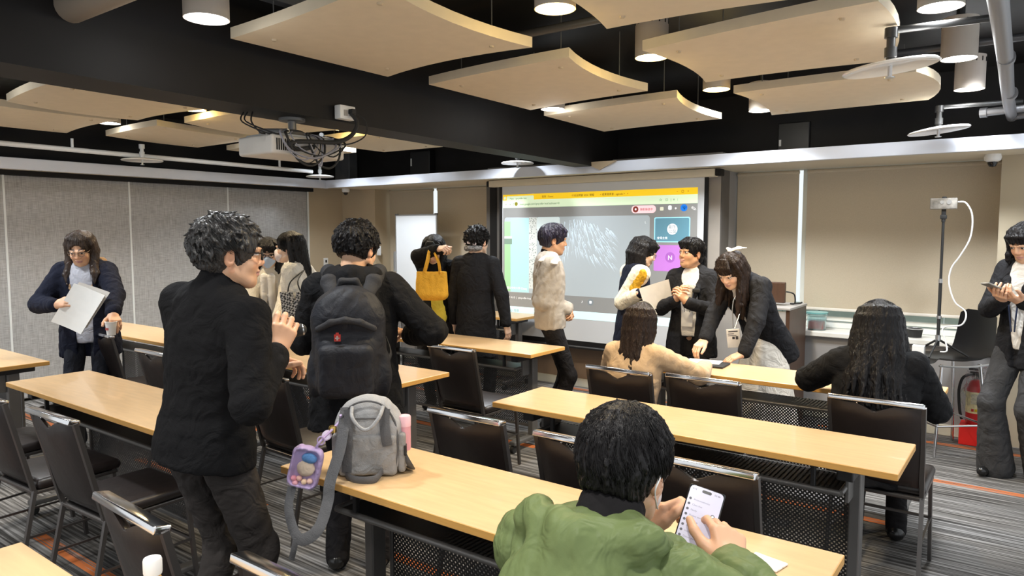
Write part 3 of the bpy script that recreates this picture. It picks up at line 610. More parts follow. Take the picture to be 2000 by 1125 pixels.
o = simple('charger_box', MB().bbox(-.04,.04,-.03,.03,0,.075,.004), M_plastic, 'small white box on the shell chair seat', 'box', loc=(-.68,5.94,.685))
o = empty('desk_bowl', (-.78,6.52,.742), 0, 'dark cup with silver rim on the window sill', 'cup'); MB().lathe([(.0,0),(.05,0),(.06,.07),(.055,.07),(.045,.01),(0,.01)], n=18).build('cup', M_rubber, o, True); MB().tube([(.062*math.cos(R(a)),.062*math.sin(R(a)),.07) for a in range(0,361,30)],.004,6).build('rim', M_silver, o, True)
o = empty('storage_box', (-1.53,6.53,.742), 0, 'clear plastic tub with red contents on the window sill', 'tub')
MB().bbox(-.06,.06,-.05,.05,.005,.075,.008).build('contents', mat('red contents', hexc('c23a32'), .5, noise=.25, nscale=30), o, True)
MB().lathe([(.075,.0),(.08,.12),(.088,.125),(.088,.14),(.08,.14),(.072,.005)], n=20).build('tub', mat('clear teal plastic', (.75,.92,.93), .08, trans=.9), o, True)
MB().lathe([(.0,.142),(.09,.142),(.09,.155),(.0,.158)], n=20).build('lid', mat('teal lid', hexc('6fa9a8'), .3), o, True)
simple('papers', MB().bbox(-.06,.06,-.015,.015,0,.15,.003).box(-.05,-.02,-.017,-.0155,.03,.13).box(.0,.04,-.017,-.0155,.05,.12), mat('red and white carton', hexc('d8a598'), .5, noise=.3, nscale=25), 'red and white carton on the sill behind the shell chair', 'carton', loc=(-.29,6.45,.742))
fx = empty('fire_extinguisher', (-.325,6.30,0), 0, 'red fire extinguisher in clear bag standing in red box stand', 'extinguisher')
M_red = mat('red enamel', hexc('b51f22'), .3, noise=.08); M_bag = mat('crinkled clear film', (.95,.95,.95), .12, trans=.9, bump=.6, bscale=35, alpha=.35)
MB().bbox(-.10,.12,-.09,.09,0,.15,.004).build('stand', mat('red stand', hexc('d8231f'), .45), fx)
MB().lathe([(.0,.15),(.066,.15),(.07,.17),(.07,.42),(.05,.47),(.02,.49),(.0,.49)], n=26).build('cylinder', M_red, fx, True)
MB().lathe([(.0711,.24),(.0711,.40)], n=26).build('label', mat('cream label', hexc('e5dcae'), .5, noise=.25, nscale=45), fx, True)
MB().cyl((0,0,.49),(0,0,.53),.016).bbox(-.05,.03,-.012,.012,.53,.545,.003).bbox(-.06,.02,-.012,.012,.555,.57,.003).build('valve', M_blackmetal, fx, True)
MB().tube([(-.02,-.0,.52),(-.09,-.02,.50),(-.115,-.03,.40),(-.105,-.03,.25),(-.09,-.02,.18)],.010,8,5).build('hose', M_rubber, fx, True)
bm = bmesh.new(); bmesh.ops.create_icosphere(bm, subdivisions=4, radius=1); rr = random.Random(2)
for v in bm.verts:
    n = .86+.22*math.sin(v.co.x*7+v.co.z*5)*math.sin(v.co.y*8+v.co.z*3)+rr.uniform(-.03,.03); v.co = Vector((v.co.x*.105*n, v.co.y*.10*n, .40+v.co.z*(.20 if v.co.z > 0 else .22)*n))
m = MB(); m.bm(bm); m.build('plastic_bag', M_bag, fx, False)
for a, b in (((.075,-.02,.37),(.03,-.065,.37)),): pass
for k in range(3): MB().box(-.03+.022*k,-.014+.022*k,-.0735,-.071,.255,.275).build('label_mark', (M_red, mat('yellow print', hexc('d8b820'), .5), mat('blue print', hexc('3b4f9a'), .5))[k], fx)
MB().box(-.035,.03,-.0735,-.071,.31,.385).build('label_text_block', mat('grey print', hexc('b9b39a'), .5, noise=.5, nscale=90), fx)
# ------------------------------------------------------------------ implicit-surface modeller (numpy): smooth unions of tapered limbs -> one mesh
F4 = np.float32
class Field:
    def __init__(s, res, k=.02): s.res = res; s.k = k; s.ops = []; s.disp = None
    def cone(s, a, b, ra, rb=None, k=None, sub=False, flat=None):
        rb = ra if rb is None else rb; a = np.array(a, float); b = np.array(b, float); r = max(ra, rb)
        s.ops.append(('c', np.minimum(a,b)-r, np.maximum(a,b)+r, (a,b,ra,rb,flat), s.k if k is None else k, sub)); return s
    def chain(s, pts, rs, k=None, flat=None):
        for i in range(len(pts)-1): s.cone(pts[i], pts[i+1], rs[i], rs[i+1], k, False, flat)
        return s
    def ell(s, c, r, M=None, k=None, sub=False):
        c = np.array(c, float); r = np.array(r if hasattr(r,'__len__') else (r,)*3, float); M = np.eye(3) if M is None else np.array(M, float)
        e = np.sqrt(((M*r)**2).sum(1)); s.ops.append(('e', c-e, c+e, (c,r,M), s.k if k is None else k, sub)); return s
    def box(s, c, h, M=None, rd=.005, k=None, sub=False):
        c = np.array(c, float); h = np.array(h, float); M = np.eye(3) if M is None else np.array(M, float)
        e = np.abs(M)@h; s.ops.append(('b', c-e, c+e, (c,h,M,rd), s.k if k is None else k, sub)); return s
    def ev(s, op, X, Y, Z):
        t, _, _, q, _, _ = op
        if t == 'c':
            a, b, ra, rb, flat = q; ba = b-a; l2 = float(ba@ba)+1e-9
            px, py, pz = X-a[0], Y-a[1], Z-a[2]
            h = np.clip((px*ba[0]+py*ba[1]+pz*ba[2])/l2, 0, 1)
            dx, dy, dz = px-h*ba[0], py-h*ba[1], pz-h*ba[2]
            if flat is not None:
                n, f = flat; dn = dx*n[0]+dy*n[1]+dz*n[2]; e = (1/f-1)
                return (np.sqrt(dx*dx+dy*dy+dz*dz+dn*dn*(1/f/f-1))-(ra+h*(rb-ra)))*(.5+.5*f)
            return np.sqrt(dx*dx+dy*dy+dz*dz)-(ra+h*(rb-ra))
        if t == 'e':
            c, r, M = q; x, y, z = X-c[0], Y-c[1], Z-c[2]
            u = [(x*M[0,i]+y*M[1,i]+z*M[2,i])/r[i] for i in range(3)]
            k0 = np.sqrt(u[0]**2+u[1]**2+u[2]**2); k1 = np.sqrt(sum((u[i]/r[i])**2 for i in range(3)))+1e-9
            return k0*(k0-1)/k1
        c, h, M, rd = q; x, y, z = X-c[0], Y-c[1], Z-c[2]
        u = [np.abs(x*M[0,i]+y*M[1,i]+z*M[2,i])-(h[i]-rd) for i in range(3)]
        return np.sqrt(sum(np.maximum(v,0)**2 for v in u))+np.minimum(np.maximum(u[0],np.maximum(u[1],u[2])),0)-rd
    def mesh(s):
        res = s.res; add = [o for o in s.ops if not o[5]]
        lo = np.min([o[1] for o in add],0)-4*res; hi = np.max([o[2] for o in add],0)+4*res
        n = np.ceil((hi-lo)/res).astype(int)+1
        ax = [(lo[i]+res*np.arange(n[i])).astype(F4) for i in range(3)]
        f = np.full(n, 1, F4)
        for o in s.ops:
            k = o[4]; mrg = k+3*res
            i0 = np.clip(np.floor((o[1]-mrg-lo)/res).astype(int),0,n); i1 = np.clip(np.ceil((o[2]+mrg-lo)/res).astype(int)+1,0,n)
            if (i1 <= i0).any(): continue
            sl = tuple(slice(a,b) for a, b in zip(i0,i1))
            d = s.ev(o, ax[0][sl[0]][:,None,None], ax[1][sl[1]][None,:,None], ax[2][sl[2]][None,None,:]).astype(F4); g = f[sl]
            if o[5]: d = -d; h = np.clip(.5-.5*(g-d)/k,0,1) if k > 0 else (d > g).astype(F4); f[sl] = g*(1-h)+d*h+k*h*(1-h)
            else: h = np.clip(.5+.5*(g-d)/k,0,1) if k > 0 else (d < g).astype(F4); f[sl] = g*(1-h)+d*h-k*h*(1-h)
        if s.disp is not None:
            I = np.nonzero(np.abs(f) < .04); P = np.stack([ax[i][I[i]] for i in range(3)],1); f[I] += s.disp(P).astype(F4)
        f[0] = f[-1] = 1; f[:,0] = f[:,-1] = 1; f[:,:,0] = f[:,:,-1] = 1
        return nets(f, lo, res)
def nets(f, lo, res):
    ins = f < 0; nx, ny, nz = f.shape; cnt = np.zeros((nx-1,ny-1,nz-1), np.int8)
    CR = [(i,j,k) for i in (0,1) for j in (0,1) for k in (0,1)]
    for i, j, k in CR: cnt += ins[i:nx-1+i, j:ny-1+j, k:nz-1+k]
    I = np.nonzero((cnt > 0) & (cnt < 8)); m = len(I[0]); idx = np.full(cnt.shape, -1, np.int64); idx[I] = np.arange(m)
    V = [f[I[0]+i, I[1]+j, I[2]+k] for i, j, k in CR]; acc = np.zeros((m,3)); num = np.zeros(m)
    for a in range(8):
        for b in range(a+1, 8):
            if sum(x != y for x, y in zip(CR[a],CR[b])) != 1: continue
            sg = (V[a] < 0) != (V[b] < 0); t = np.where(sg, V[a]/(V[a]-V[b]+1e-20), 0)
            for q in range(3): acc[:,q] += np.where(sg, CR[a][q]+t*(CR[b][q]-CR[a][q]), 0)
            num += sg
    P = (np.stack(I,1)+acc/np.maximum(num,1)[:,None])*res+lo
    Q = []
    for ax_ in range(3):
        sl0 = [slice(None)]*3; sl1 = [slice(None)]*3; sl0[ax_] = slice(0,-1); sl1[ax_] = slice(1,None)
        a, b = ins[tuple(sl0)], ins[tuple(sl1)]; E = np.array(np.nonzero(a != b)); o1, o2 = [(1,2),(2,0),(0,1)][ax_]
        ok = (E[o1] > 0) & (E[o2] > 0) & (E[o1] < f.shape[o1]-1) & (E[o2] < f.shape[o2]-1); E = E[:,ok]; fl = a[tuple(E)]
        def C(d1, d2):
            e = E.copy(); e[o1] -= d1; e[o2] -= d2; return idx[e[0],e[1],e[2]]
        q = np.stack([C(1,1),C(0,1),C(0,0),C(1,0)],1); q[~fl] = q[~fl][:,::-1]; Q.append(q)
    Q = np.concatenate(Q); Q = Q[(Q >= 0).all(1)]
    return P, Q
def mesh_obj(name, parts, m, base, parent=None, cols=None):
    """parts: list of (P, Q) joined into ONE mesh object; cols: matching list of (n,3) colours"""
    P = np.concatenate([p for p, q in parts]); off = 0; Qs = []
    for p, q in parts: Qs.append(q+off); off += len(p)
    Q = np.concatenate(Qs); me = bpy.data.meshes.new(name); P = P-np.array(base)
    me.vertices.add(len(P)); me.vertices.foreach_set('co', P.astype(F4).ravel()); me.loops.add(Q.size); me.loops.foreach_set('vertex_index', Q.astype(np.int32).ravel())
    me.polygons.add(len(Q)); me.polygons.foreach_set('loop_start', np.arange(0,Q.size,4,dtype=np.int32)); me.polygons.foreach_set('loop_total', np.full(len(Q),4,np.int32))
    me.update(calc_edges=True); me.validate(); me.polygons.foreach_set('use_smooth', np.ones(len(me.polygons),bool)); me.materials.append(m)
    if cols is not None:
        c = np.concatenate(cols); c = np.concatenate([c, np.ones((len(c),1))],1); at = me.color_attributes.new('Col','FLOAT_COLOR','POINT'); at.data.foreach_set('color', c.astype(F4).ravel())
    o = bpy.data.objects.new(name, me); COL.objects.link(o)
    if parent is None: o.location = base
    else: o.parent = parent
    return o
def strands(name, S_, rad, m, base, parent):
    """S_: (n,m,3) polylines -> one mesh of thin three-sided tapering tubes"""
    n, k, _ = S_.shape; T = np.gradient(S_, axis=1); T /= np.linalg.norm(T,axis=2,keepdims=True)+1e-9
    ref = np.array((.31,.52,.79)); A = np.cross(T,ref); A /= np.linalg.norm(A,axis=2,keepdims=True)+1e-9; B = np.cross(T,A)
    ring = [S_+rad[None,:,None]*(A*math.cos(a)+B*math.sin(a)) for a in (0,2.094,4.189)]
    P = np.stack(ring,2).reshape(-1,3); i0 = (np.arange(n)[:,None]*k+np.arange(k-1)[None,:]).ravel()*3
    Q = np.concatenate([np.stack([i0+j,i0+(j+1)%3,i0+3+(j+1)%3,i0+3+j],1) for j in range(3)])
    o = mesh_obj(name,[(P,Q)],m,base,parent); o['kind'] = 'stuff'; return o
def resamp(P, k):
    P = np.array(P); d = np.r_[0,np.cumsum(np.linalg.norm(np.diff(P,axis=0),axis=1))]; t = np.linspace(0,d[-1],k); return np.stack([np.interp(t,d,P[:,i]) for i in range(3)],1)
def sines(seed, n=6, f0=14, f1=34, aniso=(1,1,.45)):
    r = np.random.RandomState(seed); K = r.randn(n,3)*np.array(aniso); K = K/np.linalg.norm(K,axis=1)[:,None]*r.uniform(f0,f1,(n,1)); ph = r.uniform(0,6.3,n)
    return K, ph
def folds(seed, amp, f0=30, f1=80, aniso=(1,1,.6)):
    K, ph = sines(seed, 6, f0, f1, aniso); K2, p2 = sines(seed+50, 4, f0*.4, f1*.4)
    def g(P):
        w = np.sin(P@K2.T+p2).sum(1)[:,None]*.8; a = np.sin(P@K.T+ph+w)
        return .62*amp*(((1-np.abs(a))**1.6).mean(1)*3.2-.95)
    return g
# ------------------------------------------------------------------ people
def nrm(v): v = np.array(v, float); return v/(np.linalg.norm(v)+1e-12)
def rot(axis, a):
    axis = nrm(axis); a = math.radians(a); K = np.array([[0,-axis[2],axis[1]],[axis[2],0,-axis[0]],[-axis[1],axis[0],0]]); return np.eye(3)+math.sin(a)*K+(1-math.cos(a))*K@K
def ik(a, t, l1, l2, hint):
    a = np.array(a, float); t = np.array(t, float); d = t-a; L = np.linalg.norm(d); u = d/L
    if L > (l1+l2)*.995: L = (l1+l2)*.995; t = a+u*L
    L = max(L, abs(l1-l2)*1.02+.01)
    x = (l1*l1-l2*l2+L*L)/(2*L); h = math.sqrt(max(l1*l1-x*x,0)); n = np.array(hint, float); n = nrm(n-u*(n@u))
    return a+u*x+n*h, t
class Fr:
    """local frame: columns right, forward, up"""
    def __init__(s, M, o, sc=1): s.M = np.array(M); s.o = np.array(o, float); s.s = sc
    def __call__(s, *p): return s.o+s.s*(s.M@np.array(p, float))
    def inv(s, P): return ((P-s.o)@s.M)/s.s
SKIN = {'fair': hexc('e2bda2'), 'light': hexc('d8ab8a'), 'mid': hexc('c99b78'), 'tan': hexc('b98662')}
M_skin = mat('skin', (.7,.45,.33), .5, vcol=True, bump=.03, bscale=160)
def hair_mat(name, c): return mat('hair '+name, c, .36, noise=.4, nscale=26, bump=.8, bscale=90, stretch=(1.6,1.6,.15), spec=.22)
H_black = hair_mat('black', (.009,.008,.0085)); H_brown = hair_mat('dark brown', (.022,.013,.009))
def cloth(name, c, rough=.85, bump=.15, bscale=220, noise=.1, nscale=9, wr=.5, ws=11, **k):
    if name in MATS: return MATS[name]
    k.setdefault('spec', .16); m = mat(name, hexc(c) if isinstance(c, str) else c, rough, bump=bump, bscale=bscale, noise=noise, nscale=nscale, **k)
    nt, N, L, b = nodes(m); tc = N.new('ShaderNodeTexCoord'); n = N.new('ShaderNodeTexNoise'); n.inputs['Scale'].default_value = ws; n.inputs['Detail'].default_value = 2; n.inputs['Distortion'].default_value = 1.6
    L(tc.outputs['Object'], n.inputs['Vector']); q = N.new('ShaderNodeBump'); q.inputs['Strength'].default_value = wr; q.inputs['Distance'].default_value = .03; L(n.outputs['Fac'], q.inputs['Height'])
    old = b.inputs['Normal'].links[0].from_node; L(q.outputs[0], old.inputs['Normal']); return m
class Person:
    def __init__(s, label, x, y, face, H=1.62, w=1.0, lean=0, side=0, twist=0, head=(0,0,0), neckf=12, sit=None, skin='light', hips=(0,0), hs=1.0, sw=.148, feet=None, z0=0):
        s.label = label; s.H = H; k = s.k = H/1.7; s.w = w; s.skin = np.array(SKIN[skin]); s.base = np.array((x,y,z0), float)
        a = math.radians(face); s.f = np.array((-math.sin(a), math.cos(a), 0)); s.r = np.array((math.cos(a), math.sin(a), 0)); s.up = np.array((0,0,1.))
        s.seated = sit is not None
        s.hip = s.base+s.up*((sit+.07) if s.seated else .53*H)+s.r*hips[0]+s.f*hips[1]
        T = rot(s.r,-lean)@rot(s.f,side); s.tu = T@s.up; Tw = rot(s.tu,twist); s.cr = Tw@(T@s.r); s.cf = Tw@(T@s.f); s.TM = np.stack([s.cr,s.cf,s.tu],1)
        s.tf = Fr(s.TM, s.hip, k)                                  # torso frame, origin at the hips, units of a 1.7 m figure
        s.neck = s.tf(0,-.012,.515); s.sh = [s.tf(-sw,-.005,.468), s.tf(sw,-.005,.468)]
        nd = rot(s.cr,-neckf)@s.tu; yaw, pitch, roll = head
        s.HM = rot(s.up,yaw)@np.stack([s.r,s.f,s.up],1); s.HM = rot(s.HM[:,0],-pitch)@s.HM; s.HM = rot(s.HM[:,1],roll)@s.HM
        s.hc = s.neck+nd*.135*k+s.HM[:,1]*.022*k+np.array((0,0,.012*k)); s.hf = Fr(s.HM, s.hc, k**.5*hs)
        s.legs = []
        for i, sg in enumerate((-1,1)):
            hp = s.hip+s.r*sg*.088*k
            ft = feet[i] if feet else ((sg*.10,.42) if s.seated else (sg*.10,0.0))
            an = s.base+s.r*ft[0]+s.f*ft[1]+s.up*.085
            kn, an = ik(hp, an, .44*k, .425*k, s.f+s.up*(.8 if s.seated else 0)); s.legs.append((hp,kn,an))
        s.arms = [None,None]; s.hands = [None,None]; s.kids = []; s.o = None
    def arm(s, i, wrist, hint=(0,-.4,-1), fdir=None, pal=None, curl=(25,30,20), thumb=35, spread=4, hand=True, hsz=1.0):
        """i: 0 left 1 right. wrist in world coordinates; hint, fdir (finger direction) and pal (back-of-hand normal) in body axes (right, forward, up)"""
        B = np.stack([s.r,s.f,s.up],1); k = s.k
        el, wr = ik(s.sh[i], wrist, .29*k, .25*k, B@np.array(hint, float)); s.arms[i] = (s.sh[i], el, wr)
        fd = nrm(wr-el) if fdir is None else nrm(B@np.array(fdir, float)); pn = B@np.array(pal, float) if pal is not None else np.cross(fd, s.r)*(1 if i else 1); pn = nrm(pn-fd*(pn@fd)) if np.linalg.norm(pn) > 1e-6 else s.up
        if hand: s.hands[i] = (Fr(np.stack([np.cross(fd,pn),fd,pn],1), wr, k**.5*hsz), curl, thumb, spread)
        return s
    def body(s, headres=.0042, handres=.0034, facepaint=True, mouth=(.62,.30,.28), brow=(.03,.022,.018)):
        k = s.k; F = Field(.014, .03); t = s.tf; w = s.w
        F.ell(t(0,0,.02),np.array((.115,.08,.12))*k*w,s.TM).ell(t(0,0,.18),np.array((.125,.085,.14))*k*w,s.TM).ell(t(0,0,.34),np.array((.145,.095,.15))*k*w,s.TM)
        F.cone(s.sh[0],s.sh[1],.042*k); F.cone(t(0,-.015,.46),s.neck,.05*k,.047*k).cone(s.neck,s.hf(0,-.028,-.06),.047*k,.044*k)
        for A in s.arms:
            if A is None: continue
            F.cone(A[0],A[1],.043*k,.035*k,.02).cone(A[1],A[2],.035*k,.024*k,.02)
        for hp, kn, an in s.legs: F.cone(hp,kn,.072*k,.048*k).cone(kn,an,.048*k,.034*k)
        parts = [F.mesh()]; cols = [np.tile(s.skin,(len(parts[0][0]),1))]
        h = s.hf; q = s.hf.s; G = Field(headres, .014)
        def e(c, r, kk=.014, sub=False, M=None): G.ell(h(*c), np.array(r)*q, s.HM if M is None else s.HM@M, kk*q, sub)
        def c(a, b, ra, rb, kk=.01, sub=False): G.cone(h(*a), h(*b), ra*q, rb*q, kk*q, sub)
        e((0,-.012,.032),(.073,.092,.082)); e((0,.03,-.03),(.059,.063,.075),.02); c((0,.066,-.092),(0,.060,-.088),.021,.021,.03)
        for sg in (-1,1):
            e((sg*.033,.054,-.028),(.025,.027,.029),.02); c((sg*.055,.0,-.05),(sg*.03,.055,-.086),.018,.016,.025)
            e((sg*.0315,.099,.006),(.019,.017,.012),.012,True); e((sg*.0315,.0805,.005),(.0135,.0115,.0115),.003)
            c((sg*.014,.094,.021),(sg*.045,.078,.023),.008,.007,.012)
            e((sg*.076,-.006,-.008),(.010,.019,.031),.006,False,rot((0,0,1),sg*-22)); e((sg*.084,.0,-.006),(.006,.010,.018),.004,True)
            e((sg*.0105,.096,-.030),(.0075,.0085,.0068),.006)
        c((0,.088,.014),(0,.1035,-.024),.008,.0098,.010); e((0,.089,-.0535),(.022,.0095,.0065),.005); e((0,.087,-.0655),(.018,.010,.0075),.005); e((0,.1005,-.0595),(.024,.004,.0016),.003,True)
        c((0,-.03,-.045),(0,-.03,-.10),.047,.047,.03); G.cone(h(0,-.03,-.09), s.neck, .047*q, .053*k, .03)
        p = G.mesh(); parts.append(p); L = h.inv(p[0]); col = np.tile(s.skin,(len(L),1))
        def paint(mask, cc, a=1.0): col[mask] = col[mask]*(1-a)+np.array(cc)*a
        x, y, z = np.abs(L[:,0]), L[:,1], L[:,2]
        if facepaint:
            red = s.skin*np.array((1.02,.84,.8)); paint((x > .02) & (x < .055) & (np.abs(z+.03) < .018) & (y > .04), red, .6); paint((x < .016) & (z < -.015) & (z > -.042) & (y > .09), red, .6); paint(x > .07, red, .7)
            paint(((x/.024)**2+((z+.0595)/.0115)**2 < 1) & (y > .07), mouth, .75); paint((x < .022) & (np.abs(z+.0595) < .0014) & (y > .07), (.2,.08,.07), .7)
            paint((x > .012) & (x < .049) & (np.abs(z-(.0285+.004*np.sin((x-.012)*85)-.12*np.maximum(x-.036,0))) < .0042) & (y > .05), brow, .85)
            ex = ((x-.0315)/.0145)**2+((z-.005)/.0062)**2 < 1; ey = y > .07
            paint(ex & ey, (.75,.72,.70)); paint((((x-.0315)/.0062)**2+((z-.005)/.0066)**2 < 1) & ey, (.02,.012,.01)); paint((np.abs(x-.0315) < .0165) & (np.abs(z-.0115+18*(x-.0315)**2) < .0022) & ey, (.02,.014,.012))
        cols.append(col)
        for i in (0,1):
            if s.hands[i] is None: continue
            fr, curl, th, spr = s.hands[i]; sd = -1 if i else 1                    # thumb side: right hand's thumb lies at -x when the back faces +z
            Hf = Field(handres, .007); qq = fr.s
            def hcn(a, b, ra, rb, kk=.006): Hf.cone(fr(*a), fr(*b), ra*qq, rb*qq, kk)
            hcn((0,-.02,0),(0,.02,0),.024,.026,.02)
            for j, xx in enumerate((-.030,-.010,.010,.029)): hcn((xx*.55,.012,0),(xx,.083-abs(xx+.008)*.25,.0),.0145,.0115,.014)
            sds = sd
            FL = ((.040,.025,.020),(.044,.028,.021),(.041,.026,.020),(.032,.020,.018))
            for j in range(4):
                xx = sds*(.030,.010,-.010,-.029)[j]; p0 = np.array((xx,.083-abs(xx)*.18,0)); a = 0; ang = sds*(1.5-j)*spr
                cj = [c_*(1+.10*(j-1)) for c_ in curl]
                for l, (ln, cu) in enumerate(zip(FL[j],cj)):
                    a += cu; d = np.array((math.sin(R(ang))*math.cos(R(a)), math.cos(R(ang))*math.cos(R(a)), -math.sin(R(a)))); p1 = p0+d*ln
                    r0 = (.0095,.0088,.0079)[l]*(1 if j < 3 else .88); hcn(p0,p1,r0,r0*.91,.004); p0 = p1
            p0 = np.array((sds*.020,.018,-.006)); a1 = R(th); p1 = p0+np.array((sds*math.sin(a1)*.042,math.cos(a1)*.040,-.012)); a2 = R(th*.7); p2 = p1+np.array((sds*math.sin(a2)*.032,math.cos(a2)*.032,-.006)); p3 = p2+np.array((sds*math.sin(a2*.5)*.024,math.cos(a2*.5)*.026,-.005))
            hcn(p0,p1,.0155,.0125,.012); hcn(p1,p2,.0118,.0105,.005); hcn(p2,p3,.0105,.0085,.004)
            A = s.arms[i]; Hf.cone(A[2]-nrm(A[2]-A[1])*.07*k, fr(0,0,0), .029*k, .0245*k, .02)
            p = Hf.mesh(); parts.append(p); cols.append(np.tile(s.skin*np.array((1.0,.95,.93)),(len(p[0]),1)))
        s.o = mesh_obj('person', parts, M_skin, s.base, None, cols); tag(s.o, s.label, 'person'); return s
    def kid(s, name, F, m, label=None, res=None):
        P, Q = F.mesh(); o = mesh_obj(name, [(P,Q)], m, s.base, s.o)
        if label: o['label'] = label
        return o
    # clothing builders
    def torso(s, F, g=.0, bottom=-.05, hem=0, chest=0, sl=True):
        k, t, w = s.k, s.tf, s.w; lv = [(.06,.148),(.17,.138),(.29,.150),(.385,.150),(.44,.118)]
        lo = [(z,.152+hem*max(0,.05-z)) for z in np.linspace(bottom,.0,3)] if bottom < -.03 else [(bottom,.150)]
        L = lo+lv; f = .70
        for (z0,r0),(z1,r1) in zip(L,L[1:]):
            F.cone(t(0,.004,z0),t(0,.004,z1),(r0*w+g)*k,(r1*w+g)*k,.02,False,(s.cf,f))
        if chest: F.ell(t(0,.07,.33),np.array((.125*w,.05+chest+g*.5,.085))*k,s.TM,.03)
        if sl:
            for i in (0,1): F.cone(s.sh[i], t(0,-.012,.475),(.046+g)*k,(.056+g)*k,.03)
            F.cone(t(-.055,-.012,.49),t(.055,-.012,.49),(.05+g*.7)*k,k=.03)
    def sleeves(s, F, g=.0, cuff=.0, which=(0,1), full=1.0):
        k = s.k
        for i in which:
            if s.arms[i] is None: continue
            a, e, w_ = s.arms[i]; u = nrm(w_-e)
            F.cone(a, e, (.052+g)*k, (.043+g)*k, .016); F.cone(e, e+(w_-e)*full-u*(.012+cuff)*k*full, (.043+g)*k, (.033+g*.8)*k, .014)
            if full == 1: F.ell(w_-u*.012*k,(.030*k,)*3,None,.004,True)
    def trousers(s, m, g=.0, res=.012, seed=3, name='trousers', amp=.007, flare=0):
        k = s.k; F = Field(res,.03); F.ell(s.hip+s.up*.07,np.array((.134*s.w+g,.100*s.w+g,.14))*k,s.TM if s.seated else np.stack([s.r,s.f,s.up],1))
        for hp, kn, an in s.legs: F.cone(hp,kn,(.082+g)*k,(.060+g)*k).cone(kn,an+(0 if s.seated else 0)-s.up*.03,(.060+g)*k,(.052+g+flare)*k)
        F.disp = folds(seed,amp,26,64,(1,1,.8)); return s.kid(name,F,m)
    def shoes(s, m, name='shoe'):
        for hp, kn, an in s.legs:
            F = Field(.007,.015); b = np.array((an[0],an[1],s.base[2])); F.cone(b+s.up*.045-s.f*.03,b+s.up*.035+s.f*.13,.038,.030).cone(b+s.up*.09,b+s.up*.05,.04,.045)
            F.box(b+s.f*.05-s.up*.03,(.2,.3,.031),np.stack([s.r,s.f,s.up],1),.001,.002,True); s.kid(name,F,m)
    # hair
    def hair(s, m, style='short', length=.0, res=.005, seed=1, vol=.012, back=(0,0,0), parting=0.0, nlocks=None, front=True, spread=1.0, bangs=0, name='hair', side=(True,True), mess=.25, nape=-.075, hl=.052, drape=None, amax=112, lr=.0075, ridge=.0016, ns=1300):
        nlocks = (70 if style == 'short' else 0) if nlocks is None else nlocks
        h = s.hf; q = h.s; rd = np.random.RandomState(seed); F = Field(res,.008)
        c0 = np.array((0,-.014,.034)); r0 = np.array((.077,.096,.087))+vol
        F.ell(h(*c0),r0*q,s.HM,.01)
        if style == 'short': F.ell(h(0,-.045,-.030),np.array((.066,.058,.055))*q,s.HM,.02)
        # face window
        F.ell(h(0,.125,hl-.105),np.array((.071,.085,.112))*q,s.HM,.008,True)
        if style != 'long' or not front:
            for sg in (-1,1): F.ell(h(sg*.09,.006,-.022),np.array((.028,.032,.042))*q,s.HM,.006,True)
        if style == 'short': F.box(h(0,0,nape-.06),np.array((.2,.2,.06))*q,s.HM@rot((1,0,0),-14),.002,.006,True)
        whorl = nrm((.1,-.55,.85)); ST = []
        if nlocks:
            n = 0
            while n < nlocks:
                d = nrm(rd.randn(3)); 
                if d[2] < -.25 and style == 'short' and d[1] > -.2: continue
                if d[2] < -.45: continue
                if d[1] > .62 and d[2] < .55: continue
                if style == 'short' and abs(d[0]) > .75 and d[2] < 0 and d[1] > -.35: continue
                n += 1; p0 = c0+d*(r0-.004); fl = d-whorl*(d@whorl); t = nrm(np.array((d[0],d[1],0))*.7+np.array((0,0,-.8))+rd.randn(3)*mess+(fl*.6))
                t = nrm(t-d*(t@d)*.85); L = rd.uniform(.03,.055)*(1.5-mess); p1 = c0+nrm(d+t*L*4.5)*(r0+rd.uniform(-.004,.001+mess*.014)); p2 = c0+nrm(d+t*L*8)*(r0+rd.uniform(-.006,.0+mess*.04))
                if p2[1] > .055 and p2[2] < hl-.03 : continue
                F.chain([h(*p0),h(*p1),h(*p2)],[lr*q,lr*.8*q,lr*.3*q],.004)
        if style == 'long':
            angs = np.linspace(-amax if front else -80, amax if front else 80, 19)
            dr = np.array((0,0,0.)) if drape is None else np.array(drape, float); Bm = np.stack([s.r,s.f,s.up],1)
            for j, a in enumerate(angs):
                if a < -60 and not side[0] or a > 60 and not side[1]: continue
                for lay in range(2):
                    aa = R(a+rd.uniform(-5,5)); sx, cy = math.sin(aa), -math.cos(aa); rr = 1-.12*lay
                    L = length*rd.uniform(.86,1.04); g = spread
                    p = [h(sx*.022+parting,cy*.03-.01,.116+vol*.5), h(sx*(.064+vol)*rr,-.012+cy*(.080+vol)*rr,.088), h(sx*(.076+vol)*rr,-.012+cy*(.091+vol)*rr,.045), h(sx*(.080+vol)*rr*g**.3,-.016+cy*(.094+vol)*rr,-.035)]
                    hd = s.HM@np.array((sx*.10,cy*.06,0)); d0 = p[-1]
                    for u in (.33,.66,1.0):
                        out = hd*(g-1)*u*2+Bm@(dr*u*(length))+np.array((rd.uniform(-.012,.012),rd.uniform(-.012,.012),0))
                        p.append(d0+np.array((0,0,-L*u))+out)
                    F.chain(p,[.011*q,.014*q,.019*q,.021*q,.019*q,.016*q,.006*q],.007)
                G_ = resamp(p,10); rr_ = np.interp(np.linspace(0,1,10),np.linspace(0,1,7),[.012,.016,.020,.022,.020,.018,.012])*q
                for _ in range(22 if lay == 0 else 8):
                    of = nrm(rd.randn(3)); tw = nrm(rd.randn(3)); ST.append(G_+rr_[:,None]*(of[None]*.98+tw[None]*np.linspace(0,.35,10)[:,None]*(1+spread*.3)))
